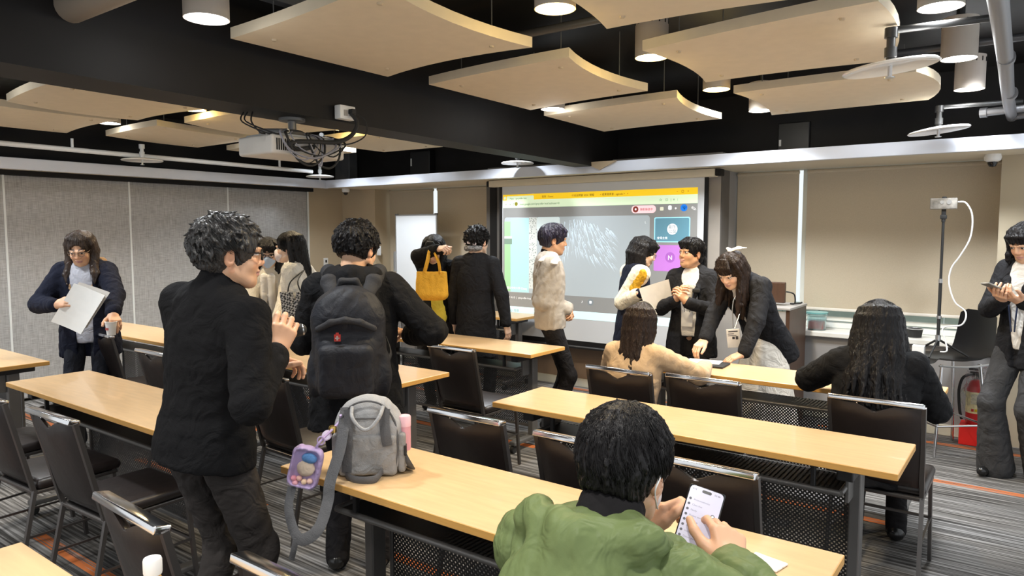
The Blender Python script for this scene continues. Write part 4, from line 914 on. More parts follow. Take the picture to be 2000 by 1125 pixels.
        if bangs:
            for j in range(bangs):
                u = (j+.5)/bangs*2-1; x0 = u*.055; lift = rd.uniform(-.008,.006)
                F.chain([h(x0*.5,.045,.118), h(x0*1.05,.088-.25*x0*x0*20*.1,.078), h(x0*1.15+rd.uniform(-.006,.006),.103-abs(u)*.028,.036+lift)],[.012*q,.012*q,.004*q],.006)
        # individual hairs over the mass
        cnt = 0; K2_, p2_ = sines(seed+31,3,18,40,(1,1,1))
        while cnt < (ns if style == 'short' else ns*.9):
            d = nrm(rd.randn(3)); 
            if d[2] < (-.45 if d[1] < .1 else .05): continue
            if style == 'long' and d[2] < .3: continue
            if abs(d[0]) > .7 and d[2] < -.05 and d[1] > -.45: continue
            cnt += 1; fl = d-whorl*(d@whorl); wv = np.sin(K2_@(d*.09)+p2_)
            t_ = nrm(np.array((d[0],d[1],0))*.7+np.array((0,0,-.8))+np.array((wv[0],wv[1],wv[2]*.4))*(.25+mess)+rd.randn(3)*mess*.35+fl*.6) if style == 'short' else nrm(np.array((d[0],d[1]*.9,-.4))+rd.randn(3)*.06)
            t_ = nrm(t_-d*(t_@d)*.9); L = rd.uniform(.03,.06)*(1.9 if style == 'long' else 1); lift = rd.uniform(.001,.003+mess*.012); pl = []
            for u in np.linspace(0,1,5):
                pl.append(c0+nrm(d+t_*L*8.5*u)*(r0+.001+lift*u**1.5))
            e_ = pl[-1]
            if e_[1] > .05 and e_[2] < hl-.012+.1*abs(e_[0]) : continue
            if style == 'short' and (e_[2] < nape-.01 or (abs(e_[0]) > .06 and e_[2] < -.02 and e_[1] > -.04)): continue
            ST.append(resamp([h(*v) for v in pl],10))
        s._st = np.array(ST)
        wa = whorl if style == 'short' else np.array((0,0,1.)); e1 = nrm(np.cross(wa,(1,.1,0))); e2 = np.cross(wa,e1); rp = rd.uniform(0,6.3,4); fq = np.array((23,37,59,83)); wt = np.array((.7,1,1,.7))
        def dsp(P):
            Lc = h.inv(P)-c0*np.array((1,1,.3)); ph = np.arctan2(Lc@e2,Lc@e1); z = Lc@wa; rr = np.minimum(np.hypot(Lc@e1,Lc@e2)/.06,1)
            ph = ph+.05*np.sin(z*55+rp[0])+.03*np.sin(z*120+ph*5)
            return -ridge*(1 if style == 'short' else 1.35)*rr*(np.sin(ph[:,None]*fq+rp)*wt).sum(1)*.6
        F.disp = dsp
        o = s.kid(name,F,m); strands('hair_strands',s._st,np.array([.0008,.0011,.0012,.0012,.0012,.0011,.0010,.0009,.0007,.0003]),m,s.base,o); o.children[0].location = (0,0,0); return o
# ------------------------------------------------------------------ clothes
C_black = cloth('black wool', (.010,.010,.011), .9, .2); C_turtle = cloth('black fleece', (.008,.008,.009), .95, .25, 300)
C_suit = cloth('black suiting', (.014,.014,.016), .8, .1, 400); C_navy = cloth('navy fleece', (.012,.014,.026), .95, .3, 200)
C_white = cloth('white cotton', 'e6e2db', .8, .1, 200, .04); C_cream = cloth('cream knit', 'd9d2c4', .95, .5, 120, .06); C_ivory = cloth('ivory chunky knit', 'dcd8cf', .95, .6, 90, .06)
C_pants = cloth('charcoal trousers', (.045,.04,.038), .85, .15); C_dpants = cloth('black trousers', (.012,.011,.012), .85, .1); C_denim = cloth('dark denim', (.02,.022,.03), .9, .3, 300)
C_grey = cloth('pale grey suede', 'a9a197', .9, .15, 200, .06, wr=.2); C_beige = cloth('beige cotton jacket', 'c9ad8d', .85, .15, 200, .05, wr=.3)
C_green = cloth('olive green nylon', '66744a', .5, .12, 60, .1, 6); C_gpants = cloth('grey trousers', (.05,.05,.052), .85, .15)
C_shoe = mat('black leather shoe', (.01,.01,.01), .25); C_fur = cloth('tan fleece lining', 'a88a6b', .98, .9, 90, .2, 30)
C_satin = cloth('cream satin', 'efe6cf', .35, .08, 120, .05); C_navyb = cloth('navy knit body', (.010,.012,.024), .9, .2, 200); C_gold = cloth('gold embroidery', 'c79a2b', .5, .5, 70, .35, 40)
C_glow = mat('mask blue', hexc('b4c6e0'), .8, bump=.1, bscale=200); C_maskw = mat('mask white pattern', hexc('e2d4d2'), .8, noise=.12, nscale=60)
M_specs = mat('thin metal spectacle frame', (.25,.2,.17), .3, metal=.8); M_specsb = mat('black spectacle frame', (.01,.01,.01), .25)
M_lens = mat('spectacle lens', (.95,.97,1), .02, trans=1, alpha=.18)
def jacket(p, m, name='jacket', g=.012, bottom=-.10, hem=.05, res=.011, amp=.007, seed=1, v=None, cuff=0, collar=None, lap=False, chest=0, f0=30, f1=75, full=1.0):
    F = Field(res,.025); p.torso(F,g,bottom,hem,chest); k = p.k; t = p.tf
    if v:
        w0, z1, w1 = v; F.cone(t(0,.15,.53), t(0,.15,z1), .12*k, .12*k*max(w1,.004)/w0, .006, True, (p.cr, w0/.12))
    if lap:
        for sg in (-1,1):
            F.chain([t(sg*.062,.015,.535),t(sg*.075,.085,.46),t(sg*.066,.122+g,.36),t(sg*.03,.128+g,.24)],[.016*k,.024*k,.026*k,.008*k],.006,(p.cf,.4))
        F.chain([t(-.066,.01,.535),t(-.045,-.045,.545),t(0,-.06,.548),t(.045,-.045,.545),t(.066,.01,.535)],[.018*k]*5,.008)
    if collar == 'turtle':
        F.cone(p.neck-p.tu*.02*k, p.neck+(p.hf(0,-.028,-.06)-p.neck)*.95, .070*k,.060*k,.02)
    if collar == 'crew': F.chain([t(-.06,.0,.535),t(0,-.055,.545),t(.06,.0,.535),t(0,.06,.51),t(-.06,.0,.535)],[.018*k]*5,.01)
    if collar == 'hood':
        F.chain([t(-.085,.085,.43),t(-.115,.0,.50),t(-.09,-.085,.525),t(0,-.12,.53),t(.09,-.085,.525),t(.115,.0,.50),t(.085,.085,.43)],[.026*k,.036*k,.044*k,.05*k,.044*k,.036*k,.026*k],.02)
        F.ell(t(0,-.125,.43),np.array((.12,.06,.10))*k,p.TM,.03); F.ell(p.neck+p.tu*.02*k,np.array((.062,.066,.10))*k,p.TM,.015,True)
    p.sleeves(F,g,cuff,full=full); F.box(t(0,0,bottom-.20),np.array((.6,.6,.18))*k,p.TM,.002,.01,True)
    F.disp = folds(seed,amp,f0,f1); return p.kid(name,F,m)
def shirt(p, m, name='shirt', g=-.002, bottom=-.02, collar=True, res=.010, seed=5, amp=.003):
    F = Field(res,.02); k = p.k; t = p.tf; p.torso(F,g,bottom,0)
    if collar:
        F.cone(p.neck-p.tu*.03*k,p.neck+p.tu*.012*k+p.cf*.012*k,.062*k,.056*k,.02)
    F.box(t(0,0,bottom-.2),np.array((.6,.6,.19))*k,p.TM,.002,.01,True); F.disp = folds(seed,amp,40,90); return p.kid(name,F,m)
def pchild(p, name, mb, m, smooth=True, label=None):
    o = mb.build(name, m, None, smooth); o.parent = p.o; o.location = -Vector(p.base)
    if label: o['label'] = label
    return o
def glasses(p, m, big=1.0):
    h = p.hf; r = .0185*big; mb = MB()
    for sg in (-1,1):
        pts = [h(sg*.0325+r*1.12*math.cos(t)*1.0, .1035-abs(math.cos(t))*.0-(.006 if math.cos(t)*sg > .3 else 0), .003+r*.9*math.sin(t)) for t in np.linspace(0,2*math.pi,17)]
        mb.tube(pts,.0016*(1.5 if m is M_specsb else 1),6); mb.tube([h(sg*.0325+sg*r*1.1,.098,.008),h(sg*.07,.06,.008),h(sg*.079,-.01,.006),h(sg*.078,-.03,-.014)],.0014*(1.8 if m is M_specsb else 1),6,3)
    mb.tube([h(-.013,.1035,.008),h(0,.108,.010),h(.013,.1035,.008)],.0015,6); o = pchild(p,'glasses',mb,m)
    ml = MB()
    for sg in (-1,1): ml.add([h(sg*.0325+r*math.cos(t),.102-(.005 if math.cos(t)*sg > .3 else 0),.003+r*.85*math.sin(t)) for t in np.linspace(0,2*math.pi,14)[:-1]],[tuple(range(13))])
    lo = ml.build('lenses', M_lens, o); return o
def mask(p, m, worn=True):
    h = p.hf; q = h.s; F = Field(.0045,.014); F.ell(h(0,.045,-.05),np.array((.060,.064,.050))*q,p.HM,.01); F.cone(h(0,.098,-.022),h(0,.09,-.085),.020*q,.020*q,.03)
    F.ell(h(0,.02,-.05),np.array((.0615,.068,.09))*q,p.HM,.004,True); F.box(h(0,-.07,-.05),np.array((.2,.1,.2))*q,p.HM,.002,.004,True)
    o = p.kid('face_mask',F,m)
    mb = MB()
    for sg in (-1,1): mb.tube([h(sg*.058,.055,-.03),h(sg*.075,.01,.015),h(sg*.086,-.02,.0),h(sg*.082,-.02,-.03),h(sg*.06,.045,-.07)],.0013,5,3)
    e = mb.build('ear_loops', M_white, None, True); e.parent = o; e.location = -Vector(p.base); return o
def arr(*v): return np.array(v, float)
# 1 woman with papers and paper cup
p = Person('person in navy fleece-lined hooded jacket holding papers and a paper cup by the partition', -5.60, 2.34, 232, 1.62, 1.12, lean=7, head=(-2,24,2), neckf=18, skin='light')
p.arm(1, arr(-5.43,2.055,1.085), (.9,-.5,-.5), (-.55,.25,.2), (.3,.8,.5), (30,30,15), 25).arm(0, arr(-5.07,2.27,1.03), (-.8,-.4,-.4), (-.35,.75,-.55), (-.3,.5,.8), (28,30,20), 50)
p.body()
jacket(p, C_navy, 'jacket', .024, -.16, .10, .009, .008, 11, v=(.085,-.2,.05), cuff=.01); shirt(p, cloth('pale grey shirt','b8bac4',.9,.1), 'shirt', .012, -.05)
F = Field(.010,.015); t = p.tf; F.chain([t(-.07,.115,.36),t(-.10,.05,.48),t(-.10,-.06,.52),t(0,-.10,.52),t(.10,-.06,.52),t(.10,.05,.48),t(.07,.115,.36)],[.02,.034,.042,.045,.042,.034,.02]); F.ell(p.neck+p.tu*.03,(.06,.064,.1),p.TM,.01,True); F.disp = folds(4,.006,40,80); p.kid('hood_lining',F,C_fur,'tan fleece hood lining')
p.trousers(C_denim); p.shoes(C_shoe); p.hair(mat('hair brown',(.03,.017,.011),.4,noise=.5,nscale=26,bump=.7,bscale=70,stretch=(1.6,1.6,.18)),'long',.22,seed=3,spread=1.05,vol=.010,hl=.074,amax=104,drape=(0,.2,0)); glasses(p, M_specs)
# 2 man in black turtleneck
p = Person('person in black turtleneck with short greying hair and glasses, gesturing with one hand', -2.225, 1.27, 8, 1.65, 1.07, lean=3, side=6, head=(-36,2,0), neckf=10, skin='light', sw=.168)
p.arm(1, arr(-2.03,1.42,1.18), (.5,-.7,-1), (.05,.35,.75), (.75,-.55,.4), (28,42,24), 12, 3, hsz=1.12).arm(0, arr(-2.20,1.50,1.10), (-.6,-.3,-.8), (.45,.75,.2), (-.2,.3,.9), (40,45,30), 30)
p.body(.0036)
jacket(p, C_turtle, 'turtleneck', .020, -.035, .16, .007, .007, 21, collar='turtle')
p.trousers(C_pants, .004, .010, 8); p.shoes(C_shoe); p.hair(mat('hair greying',(.022,.021,.021),.42,noise=.9,nscale=30,bump=.8,bscale=70,stretch=(1.6,1.6,.25)),'short',seed=12,nlocks=380,vol=.017,mess=.45,res=.0036,hl=.066,lr=.0065,ns=2200); glasses(p, M_specsb, 1.05)
F = Field(.006,.01); Bd = arr(-2.10,1.47,1.235); F.box(Bd,(.04,.03,.026),rot((0,0,1),30)@rot((1,0,0),25),.012).cone(Bd+arr(.02,.03,0),Bd+arr(.045,.07,.01),.024,.022).box(Bd+arr(-.03,-.02,-.03),(.03,.03,.035),rot((0,0,1),20),.01)
P_, Q_ = F.mesh(); o = mesh_obj('video_camera',[(P_,Q_)],M_rubber,Bd); tag(o,'dark handheld camera held in front of the turtleneck man','camera')
MB().lathe([(.0,0),(.02,0),(.02,.006),(.0,.006)],n=16,M=Matrix.Translation((.048,.074,.01))@Euler((R(-80),0,R(-32))).to_matrix().to_4x4()).build('lens_ring', M_silver, o, True)
# 3 woman with blue mask
p = Person('person in cream hooded sweater with pale blue face mask and glasses behind the table', -5.12, 3.56, 226, 1.56, 1.08, lean=8, head=(4,14,0), neckf=15, skin='fair')
p.arm(1, arr(-4.88,3.28,.90), (.9,-.3,-.6), (-.2,.6,-.6), (.2,.6,.7), (30,35,20)).arm(0, arr(-4.72,3.32,.88), (-.9,-.3,-.5), (.2,.6,-.6), (-.2,.6,.7), (30,35,20))
p.body(.005,.0042); F_=jacket(p, C_cream, 'sweater', .020, -.10, .03, .010, .006, 31, collar='hood')
F = Field(.009,.01); t = p.tf; F.chain([t(-.03,.125,.46),t(-.03,.148,.30),t(-.035,.150,.10),t(-.04,.15,-.08)],[.03,.026,.028,.03]).chain([t(.03,.125,.46),t(.035,.148,.30),t(.04,.150,.05)],[.03,.026,.028]); F.disp = folds(7,.006,30,60,(1,1,.2)); p.kid('scarf_front',F,C_white)
p.trousers(C_dpants); p.shoes(C_shoe); p.hair(H_black,'long',.16,seed=5,vol=.010,bangs=7,res=.006); mask(p, C_glow); glasses(p, M_specsb)
# 4 woman, long hair in profile
p = Person('person in ivory chunky knit with very long black hair and white mask, in profile', -4.60, 3.46, 122, 1.60, 1.0, lean=4, head=(8,4,0), neckf=14, skin='fair')
p.arm(0, arr(-4.55,3.28,.86), (-.3,-.6,-.8), (-.1,.6,-.6)).arm(1, arr(-4.72,3.60,.92), (.5,-.5,-.8), (0,.7,-.5))
p.body(.005,.0042); jacket(p, C_ivory, 'sweater', .018, -.12, .03, .009, .007, 41, f0=60, f1=120); p.trousers(C_denim); p.shoes(C_shoe)
p.hair(H_black,'long',.42,seed=6,vol=.012,hl=.062,spread=1.1,drape=(0,-.12,0),res=.006,amax=84); mask(p, C_maskw)
# 5 man with the black backpack
p = Person('person seen from behind in black hooded jacket wearing a large backpack', -2.53, 2.20, 42, 1.645, 1.14, lean=2, head=(-30,10,0), neckf=14, skin='light', sw=.165)
p.arm(1, arr(-2.47,2.50,1.08), (1,-.5,-.75), (-.5,.6,.1), (.3,.3,.8)).arm(0, arr(-2.78,2.34,1.04), (-1,-.4,-.9), (.5,.6,.1), (-.3,.3,.8))
p.body(.0045); jacket(p, C_black, 'jacket', .026, -.18, .12, .008, .010, 51, collar='hood', f0=24, f1=60)
p.trousers(C_dpants, .006); p.shoes(C_shoe); p.hair(H_black,'short',seed=15,nlocks=330,vol=.019,mess=.4,res=.0038,nape=-.06,lr=.0065,ns=2000)
P5 = p
# 6 woman holding up the yellow tote
p = Person('person in long dark coat with black hair over the face, holding a bag up', -4.30, 4.74, 196, 1.59, 1.0, lean=8, head=(8,36,0), neckf=22, skin='fair')
p.arm(1, arr(-4.06,4.44,1.445), (1,.35,-.05), (-.9,.3,.15), (.1,.5,.8), (50,60,30), 20).arm(0, arr(-3.93,4.66,1.24), (-.6,-.5,-.6), (-.6,.5,-.1))
p.body(.006,.0042); jacket(p, C_black, 'coat', .020, -.42, .10, .010, .008, 61, lap=True); p.trousers(C_dpants); p.shoes(C_shoe)
p.hair(H_black,'long',.36,seed=7,vol=.014,hl=.04,spread=1.05,bangs=9,res=.006,drape=(0,.35,0))
# 7 person in black blazer, patterned headband
p = Person('person seen from behind in long black blazer with patterned scarf band in short hair', -3.83, 4.66, 20, 1.64, 1.0, lean=1, head=(-18,4,0), neckf=8, skin='fair')
p.arm(1, arr(-3.54,4.72,.79), (1,-.4,0), (.15,.2,-1), (.9,-.3,0), (14,18,12), 10).arm(0, arr(-4.07,4.66,.80), (-1,-.4,0), (-.1,.2,-1), (-.9,-.3,0), (14,18,12), 10)
p.body(.005); jacket(p, C_suit, 'blazer', .018, -.33, .06, .009, .0035, 71, lap=True); p.trousers(C_dpants); p.shoes(C_shoe)
p.hair(H_black,'short',seed=17,nlocks=260,vol=.020,mess=.6,res=.0042,nape=-.05,lr=.007)
F = Field(.006,.01); h = p.hf; F.chain([h(-.07,-.055,-.055),h(-.045,-.09,-.06),h(0,-.104,-.06),h(.045,-.09,-.06),h(.07,-.055,-.055)],[.021,.023,.024,.023,.021]); o = p.kid('headband',F,mat('black and white print',(.2,.2,.21),.8,noise=.98,nscale=55),'black and white print band at the nape')
mb = MB()
for a, z in ((-.05,-.012),(.0,-.01),(.045,-.02)):
    b = Vector(h(a,-.125+abs(a)*.5,z)); n = Vector(p.HM@arr(a*6,-1,.1)).normalized(); mb.cyl(b-n*.01,b+n*.006,.015,n=12)
pchild(p,'flower_clips',mb,mat('pale pink flower clip',hexc('cfc0c4'),.5),True)
# 8 young man in pale jacket
p = Person('young person in pale grey jacket with short purple-tinted hair standing before the screen', -3.05, 4.62, -50, 1.665, 1.0, lean=-2, head=(2,6,0), neckf=16, skin='mid')
p.arm(1, arr(-2.925,4.67,.985), (.4,-1,-.6), (-.85,.2,-.4), (.3,.8,.5), (35,40,25)).arm(0, arr(-2.965,4.76,.985), (-.4,-1,-.6), (.85,.2,-.4), (-.3,.8,.5), (35,40,25))
p.body(.004); jacket(p, C_grey, 'jacket', .025, -.02, .03, .008, .007, 81, collar='crew', f0=30, f1=75)
F = Field(.007,.01); t = p.tf; F.chain([t(-.20,.055,.46),t(-.20,-.02,.485),t(-.185,-.09,.45),t(-.12,-.125,.42)],[.018]*4); 
F = Field(.008,.01); F.cone(p.neck-p.tu*.02,p.neck+(p.hf(0,-.028,-.06)-p.neck)*.55,.060,.056); p.kid('undershirt_collar',F,C_dpants)
p.trousers(C_dpants); p.shoes(C_shoe); p.hair(mat('hair black violet',(.012,.009,.022),.34,noise=.9,nscale=14,bump=.7,bscale=70,stretch=(1.6,1.6,.3)),'short',seed=18,nlocks=160,vol=.014,mess=.08,res=.004,bangs=9,hl=.046,lr=.0065)
F = Field(.008,.008); t = p.tf; e = p.sh[1]; F.ell(e+p.tu*.004+p.cr*.012,(.050,.095,.072),np.stack([p.cr,p.cf,p.tu],1)); F.ell(e-p.tu*.035+p.cr*.0,(.2,.2,.065),np.stack([p.cr,p.cf,p.tu],1),.004,True); F.cone(t(.10,.03,.52),t(.23,.02,.47),.045,.03); F.box(t(0,0,.40),(.5,.5,.072),p.TM,.002,.004,True); p.kid('shoulder_panel',F,C_white,'white shoulder panel')
# 9 girl in satin varsity jacket
p = Person('person in cream and navy satin jacket with gold embroidery pointing at a sheet', -2.60, 5.10, -46, 1.57, 1.0, lean=5, head=(-2,20,0), neckf=20, skin='fair')
p.arm(1, arr(-2.43,4.93,1.125), (.15,-.35,-1), (.0,.9,.1), (.5,.1,.8), (20,25,15), 25).arm(0, arr(-2.36,5.10,1.02), (-.3,-.6,-.8), (.2,.9,-.1), (-.4,-.2,-.9), (35,35,25), 20)
p.body(.0045); F = Field(.010,.025); p.torso(F,.022,-.26,.05); F.box(p.tf(0,0,-.48),(.6,.6,.2),p.TM,.002,.01,True); F.disp = folds(91,.006,24,60); p.kid('jacket_body',F,C_navyb)
F = Field(.009,.02); p.sleeves(F,.026,.03); F.cone(p.tf(-.09,-.01,.50),p.sh[0],.04,.074,.03).cone(p.tf(.09,-.01,.50),p.sh[1],.04,.074,.03); F.disp = folds(92,.007,30,80); p.kid('sleeves',F,C_satin,'cream satin sleeves')
a, e, w_ = p.arms[1]; F = Field(.007,.006); oc = p.cr*.075-p.cf*.0
for q_, rr_ in ((.02,.022),(.16,.02),(.32,.024),(.5,.02)): F.ell(a+(e-a)*q_+p.cr*.070,(.018,.036,.050),np.stack([p.cr,p.cf,p.tu],1),.006)
F.chain([e+p.cr*.03+p.tu*.055,e+(w_-e)*.35+p.cr*.056+p.tu*.02,e+(w_-e)*.7+p.cr*.048+p.tu*.0],[.024,.024,.018]); F.disp = folds(93,.005,60,120); p.kid('embroidery',F,C_gold,'gold embroidery along the sleeve')
F = Field(.006,.006); u = (w_-e)/np.linalg.norm(w_-e); F.cone(w_-u*.052,w_-u*.012,.044,.040); o = p.kid('cuff',F,C_navyb)
mb = MB(); 
for d_ in (.046,.032,.018): mb.cyl(Vector(w_-u*d_),Vector(w_-u*(d_-.006)),.0455-(.046-d_)*.1,n=24,cap=False)
pchild(p,'cuff_stripes',mb,mat('yellow rib',hexc('e0c040'),.8))
p.trousers(C_dpants); p.shoes(C_shoe); p.hair(H_black,'long',.40,seed=8,vol=.012,bangs=8,hl=.05,spread=1.0,drape=(0,.08,0),res=.0055,amax=88); glasses(p, M_specs)
# 11 woman in black suit, hands clasped
p = Person('person in black suit and white blouse with hands clasped and hair tied back', -2.08, 5.09, 188, 1.55, 1.08, lean=-2, head=(-32,-6,0), neckf=12, skin='mid')
p.arm(1, arr(-2.115,4.865,1.09), (.9,-.6,-.8), (-.35,.3,.8), (.85,.45,.1), (30,45,30), 30).arm(0, arr(-2.02,4.85,1.08), (-.9,-.6,-.8), (.45,.3,.75), (-.8,.5,.1), (25,40,30), 30)
p.body(.004); jacket(p, C_suit, 'suit_jacket', .018, -.16, .14, .008, .005, 101, v=(.085,-.22,.045), lap=True); shirt(p, C_white, 'blouse', .009, .0, True)
p.trousers(C_dpants); p.shoes(C_shoe); p.hair(H_black,'short',seed=21,nlocks=60,vol=.010,mess=.1,res=.0048,bangs=6,nape=-.085)
F = Field(.006,.012); h = p.hf; F.chain([h(0,-.10,-.01),h(.01,-.125,-.04),h(.01,-.115,-.085),h(.0,-.10,-.12)],[.03,.036,.030,.012]); p.kid('hair_bun',F,H_black)
F = Field(.008,.01); t = p.tf; F.ell(t(-.015,.118,.40),(.04,.025,.055),p.TM).ell(t(.03,.122,.37),(.028,.02,.05),p.TM).ell(t(.0,.125,.33),(.03,.02,.05),p.TM); F.disp = folds(5,.005,40,70); p.kid('blouse_bow',F,C_white)
mb = MB().bbox(-.0,.055,-.006,.006,-.014,.014,.004,M=Matrix.Translation(Vector(t(-.095,.150,.365)))@Matrix(p.TM).to_4x4()); pchild(p,'pin_microphone',mb,M_rubber)
mb = MB().bbox(-.042,.042,-.003,.003,-.055,.055,.003,M=Matrix.Translation(Vector(t(-.0,.165,.135)))@Matrix(p.TM).to_4x4()); pchild(p,'name_badge',mb,M_plastic)
mb = MB().tube([t(-.05,.06,.50),t(-.045,.142,.36),t(-.02,.166,.19)],.003,6,4).tube([t(.05,.06,.50),t(.045,.142,.36),t(.02,.166,.19)],.003,6,4); pchild(p,'lanyard',mb,mat('navy lanyard',hexc('2a3550'),.7))
a, e, w_ = p.arms[0]; u = nrm(w_-e); pchild(p,'wrist_watch',MB().cyl(Vector(w_-u*.012),Vector(w_+u*.004),.029,n=20),mat('gold watch',hexc('c9a24a'),.25,metal=.9))
# 12 woman bending over the table
p = Person('person in black suit bending over the front right table, white ribbon in her hair', -1.56, 5.10, 158, 1.60, 1.04, lean=33, head=(8,34,0), neckf=28, skin='fair', hips=(0,-.05), feet=[(-.09,-.08),(.09,-.08)])
p.arm(1, arr(-1.80,4.56,.80), (.9,-.2,-.2), (.1,.75,-.55), (.1,.6,.8), (25,30,20), 30).arm(0, arr(-1.52,4.59,.785), (-.9,-.2,-.2), (.5,.7,-.35), (0,.3,.9), (15,20,15), 30)
p.body(.0045); jacket(p, C_suit, 'suit_jacket', .018, -.17, .14, .008, .005, 111, v=(.075,.10,.01), lap=True); shirt(p, C_white, 'blouse', .008, -.02, True)
F = Field(.011,.03); F.ell(p.hip-p.up*.03,(.13,.095,.10),np.stack([p.r,p.f,p.up],1)).cone(p.hip-p.up*.1+p.f*.02,p.hip-p.up*.62+p.f*.03,.155,.25); F.disp = folds(8,.01,14,30,(1,1,.1)); p.kid('skirt',F,cloth('pale skirt','cfc8bc',.8,.1))
p.shoes(C_shoe); p.hair(H_brown,'long',.30,seed=9,vol=.012,bangs=9,hl=.05,spread=1.05,res=.0055,drape=(0,.1,0)); glasses
F = Field(.006,.006); h = p.hf; F.chain([h(.0,-.065,.13),h(-.05,-.09,.135),h(-.10,-.13,.11)],[.018,.020,.004],flat=(p.HM[:,2],.35)).chain([h(.0,-.065,.13),h(.03,-.08,.14)],[.018,.012],flat=(p.HM[:,2],.35)); p.kid('hair_ribbon',F,C_white,'white ribbon in the hair')
bx = Vector((-1.625,4.70,.875)); rb = Matrix.Translation(bx)@Euler((R(8),R(-6),R(20))).to_matrix().to_4x4()
mb = MB().bbox(-.043,.043,-.002,.002,-.065,.065,.002,M=rb); o = pchild(p,'name_badge',mb,M_plastic,False)
for x0, x1, z0, z1 in ((-.03,.03,.045,.052),(-.035,.005,.03,.035),(-.008,.008,-.005,.012),(.014,.03,-.008,.014),(-.034,.02,.018,.022)):
    q = MB().box(x0,x1,-.0035,-.0022,z0,z1,rb).build('badge_print', mat('dark badge print',(.05,.05,.06),.6), o)
mb = MB().tube([p.tf(-.055,.06,.50),arr(-1.66,4.78,1.12),arr(-1.632,4.705,.945)],.004,6,3).tube([p.tf(.055,.06,.50),arr(-1.60,4.78,1.12),arr(-1.618,4.70,.945)],.004,6,3); pchild(p,'lanyard',mb,M_silver)
# 10 seated girl in beige
p = Person('seated person from behind in beige jacket with straight long dark hair and headband', -1.80, 3.50, 2, 1.50, 1.04, lean=17, head=(0,8,0), neckf=6, sit=.43, skin='fair')
p.arm(1, arr(-1.54,3.98,.80), (1,-.2,-.5), (-.3,.9,-.1), (0,.1,1), (20,25,15)).arm(0, arr(-1.92,3.95,.80), (-.9,-.2,-.5), (.3,.9,-.1), (0,.1,1), (20,25,15))
p.body(.006,.0045,False); jacket(p, C_beige, 'jacket', .020, -.10, .05, .008, .008, 121, collar='crew', f0=28, f1=70); p.trousers(C_dpants); p.shoes(C_shoe)
p.hair(H_brown,'long',.40,seed=10,vol=.012,front=False,spread=.92,res=.0045,drape=(0,-.30,0))
mb = MB().tube([p.hf(-.088,.02,-.02),p.hf(-.082,.02,.07),p.hf(-.045,.015,.125),p.hf(0,.01,.142),p.hf(.045,.015,.125),p.hf(.082,.02,.07)],(.011,.004),8,4); pchild(p,'headband',mb,C_white,True,'cream headband')
# 13 seated woman in black
p = Person('seated person in black coat with wavy dark hair, right end of front table', -.585, 3.62, 6, 1.56, 1.14, lean=12, head=(4,10,0), neckf=8, sit=.47, skin='fair', sw=.165)
p.arm(0, arr(-.90,4.06,.81), (-1,-.35,-.5), (.8,.5,0), (0,.1,1)).arm(1, arr(-.47,4.05,.80), (.7,-.4,-.9), (-.3,.9,0), (0,.1,1))
p.body(.006,.0045,False); jacket(p, C_black, 'coat', .026, -.12, .05, .008, .010, 131, collar='crew', f0=26, f1=64); p.trousers(C_dpants); p.shoes(C_shoe)
p.hair(H_black,'long',.32,seed=11,vol=.020,front=False,spread=1.25,res=.005,drape=(0,-.28,0))
mb = MB().tube([p.tf(-.17,-.085,.10),p.tf(-.09,-.132,.20),p.tf(.02,-.138,.33)],(.004,.016),8,4,flat=tuple(p.tu)); pchild(p,'bag_strap',mb,mat('dark brown strap',(.05,.038,.03),.5))
# 14 woman at the right edge
p = Person('standing person at the right edge in black suit and grey trousers with a phone', -.03, 5.60, 148, 1.67, 1.05, lean=2, head=(0,24,0), neckf=20, skin='light', feet=[(-.10,-.06),(.10,.10)])
p.arm(1, arr(-.17,5.36,1.17), (.8,-.5,-.6), (-.3,.75,.25), (.3,-.3,-.8), (35,40,25), 40).arm(0, arr(-.07,5.33,1.16), (-.8,-.5,-.6), (.3,.75,.3), (-.3,-.3,-.8), (35,40,25), 40)
p.body(.0045); jacket(p, C_suit, 'suit_jacket', .018, -.14, .12, .008, .005, 141, v=(.08,-.15,.02), lap=True); shirt(p, C_white, 'blouse', .009, -.03, True); p.trousers(C_gpants, .012, .010, 6, flare=.045); p.shoes(C_shoe)
p.hair(H_black,'long',.10,seed=13,vol=.013,bangs=9,hl=.048,res=.0055); mb = MB().tube([p.tf(-.05,.06,.50),p.tf(-.03,.15,.3),p.tf(-.01,.155,.08)],.005,6,4).tube([p.tf(.05,.06,.50),p.tf(.035,.15,.3),p.tf(.01,.155,.08)],.005,6,4); pchild(p,'lanyard',mb,mat('navy lanyard',hexc('2a3550'),.7))
o = simple('smartphone', MB().bbox(-.036,.036,-.078,.078,-.005,.005,.004), mat('patterned phone case', hexc('8d8880'), .3), 'phone in patterned case held by the person at the right edge','phone', loc=(-.205,5.275,1.245)); o.rotation_euler = (R(22),R(6),R(130))
# 15 man in green jacket
p = Person('seated person seen from behind in olive green hooded jacket using a phone, black hair', -.64, 1.0, 4, 1.66, 1.08, lean=22, head=(-6,14,0), neckf=14, sit=.45, skin='light', sw=.16)
p.arm(0, arr(-.665,1.365,.925), (-.8,-.3,-.6), (.30,.55,.60), (-.72,-.25,.5), (32,48,30), 20, 2, hsz=1.0).arm(1, arr(-.455,1.335,.925), (1,-.35,-.4), (-.25,.60,.50), (.60,-.35,.62), (38,45,30), 42, 2, hsz=1.0)
p.body(.0036,.003)
J = jacket(p, C_green, 'jacket', .024, -.10, .03, .006, .010, 151, cuff=-.006, f0=24, f1=64)
k = p.k; t = p.tf
F = Field(.0065,.012); F.chain([t(-.07,.10,.43),t(-.125,.015,.52),t(-.11,-.10,.53),t(0,-.155,.515),t(.11,-.10,.53),t(.125,.015,.52),t(.07,.10,.43)],[.022,.032,.038,.042,.038,.032,.022],.015)
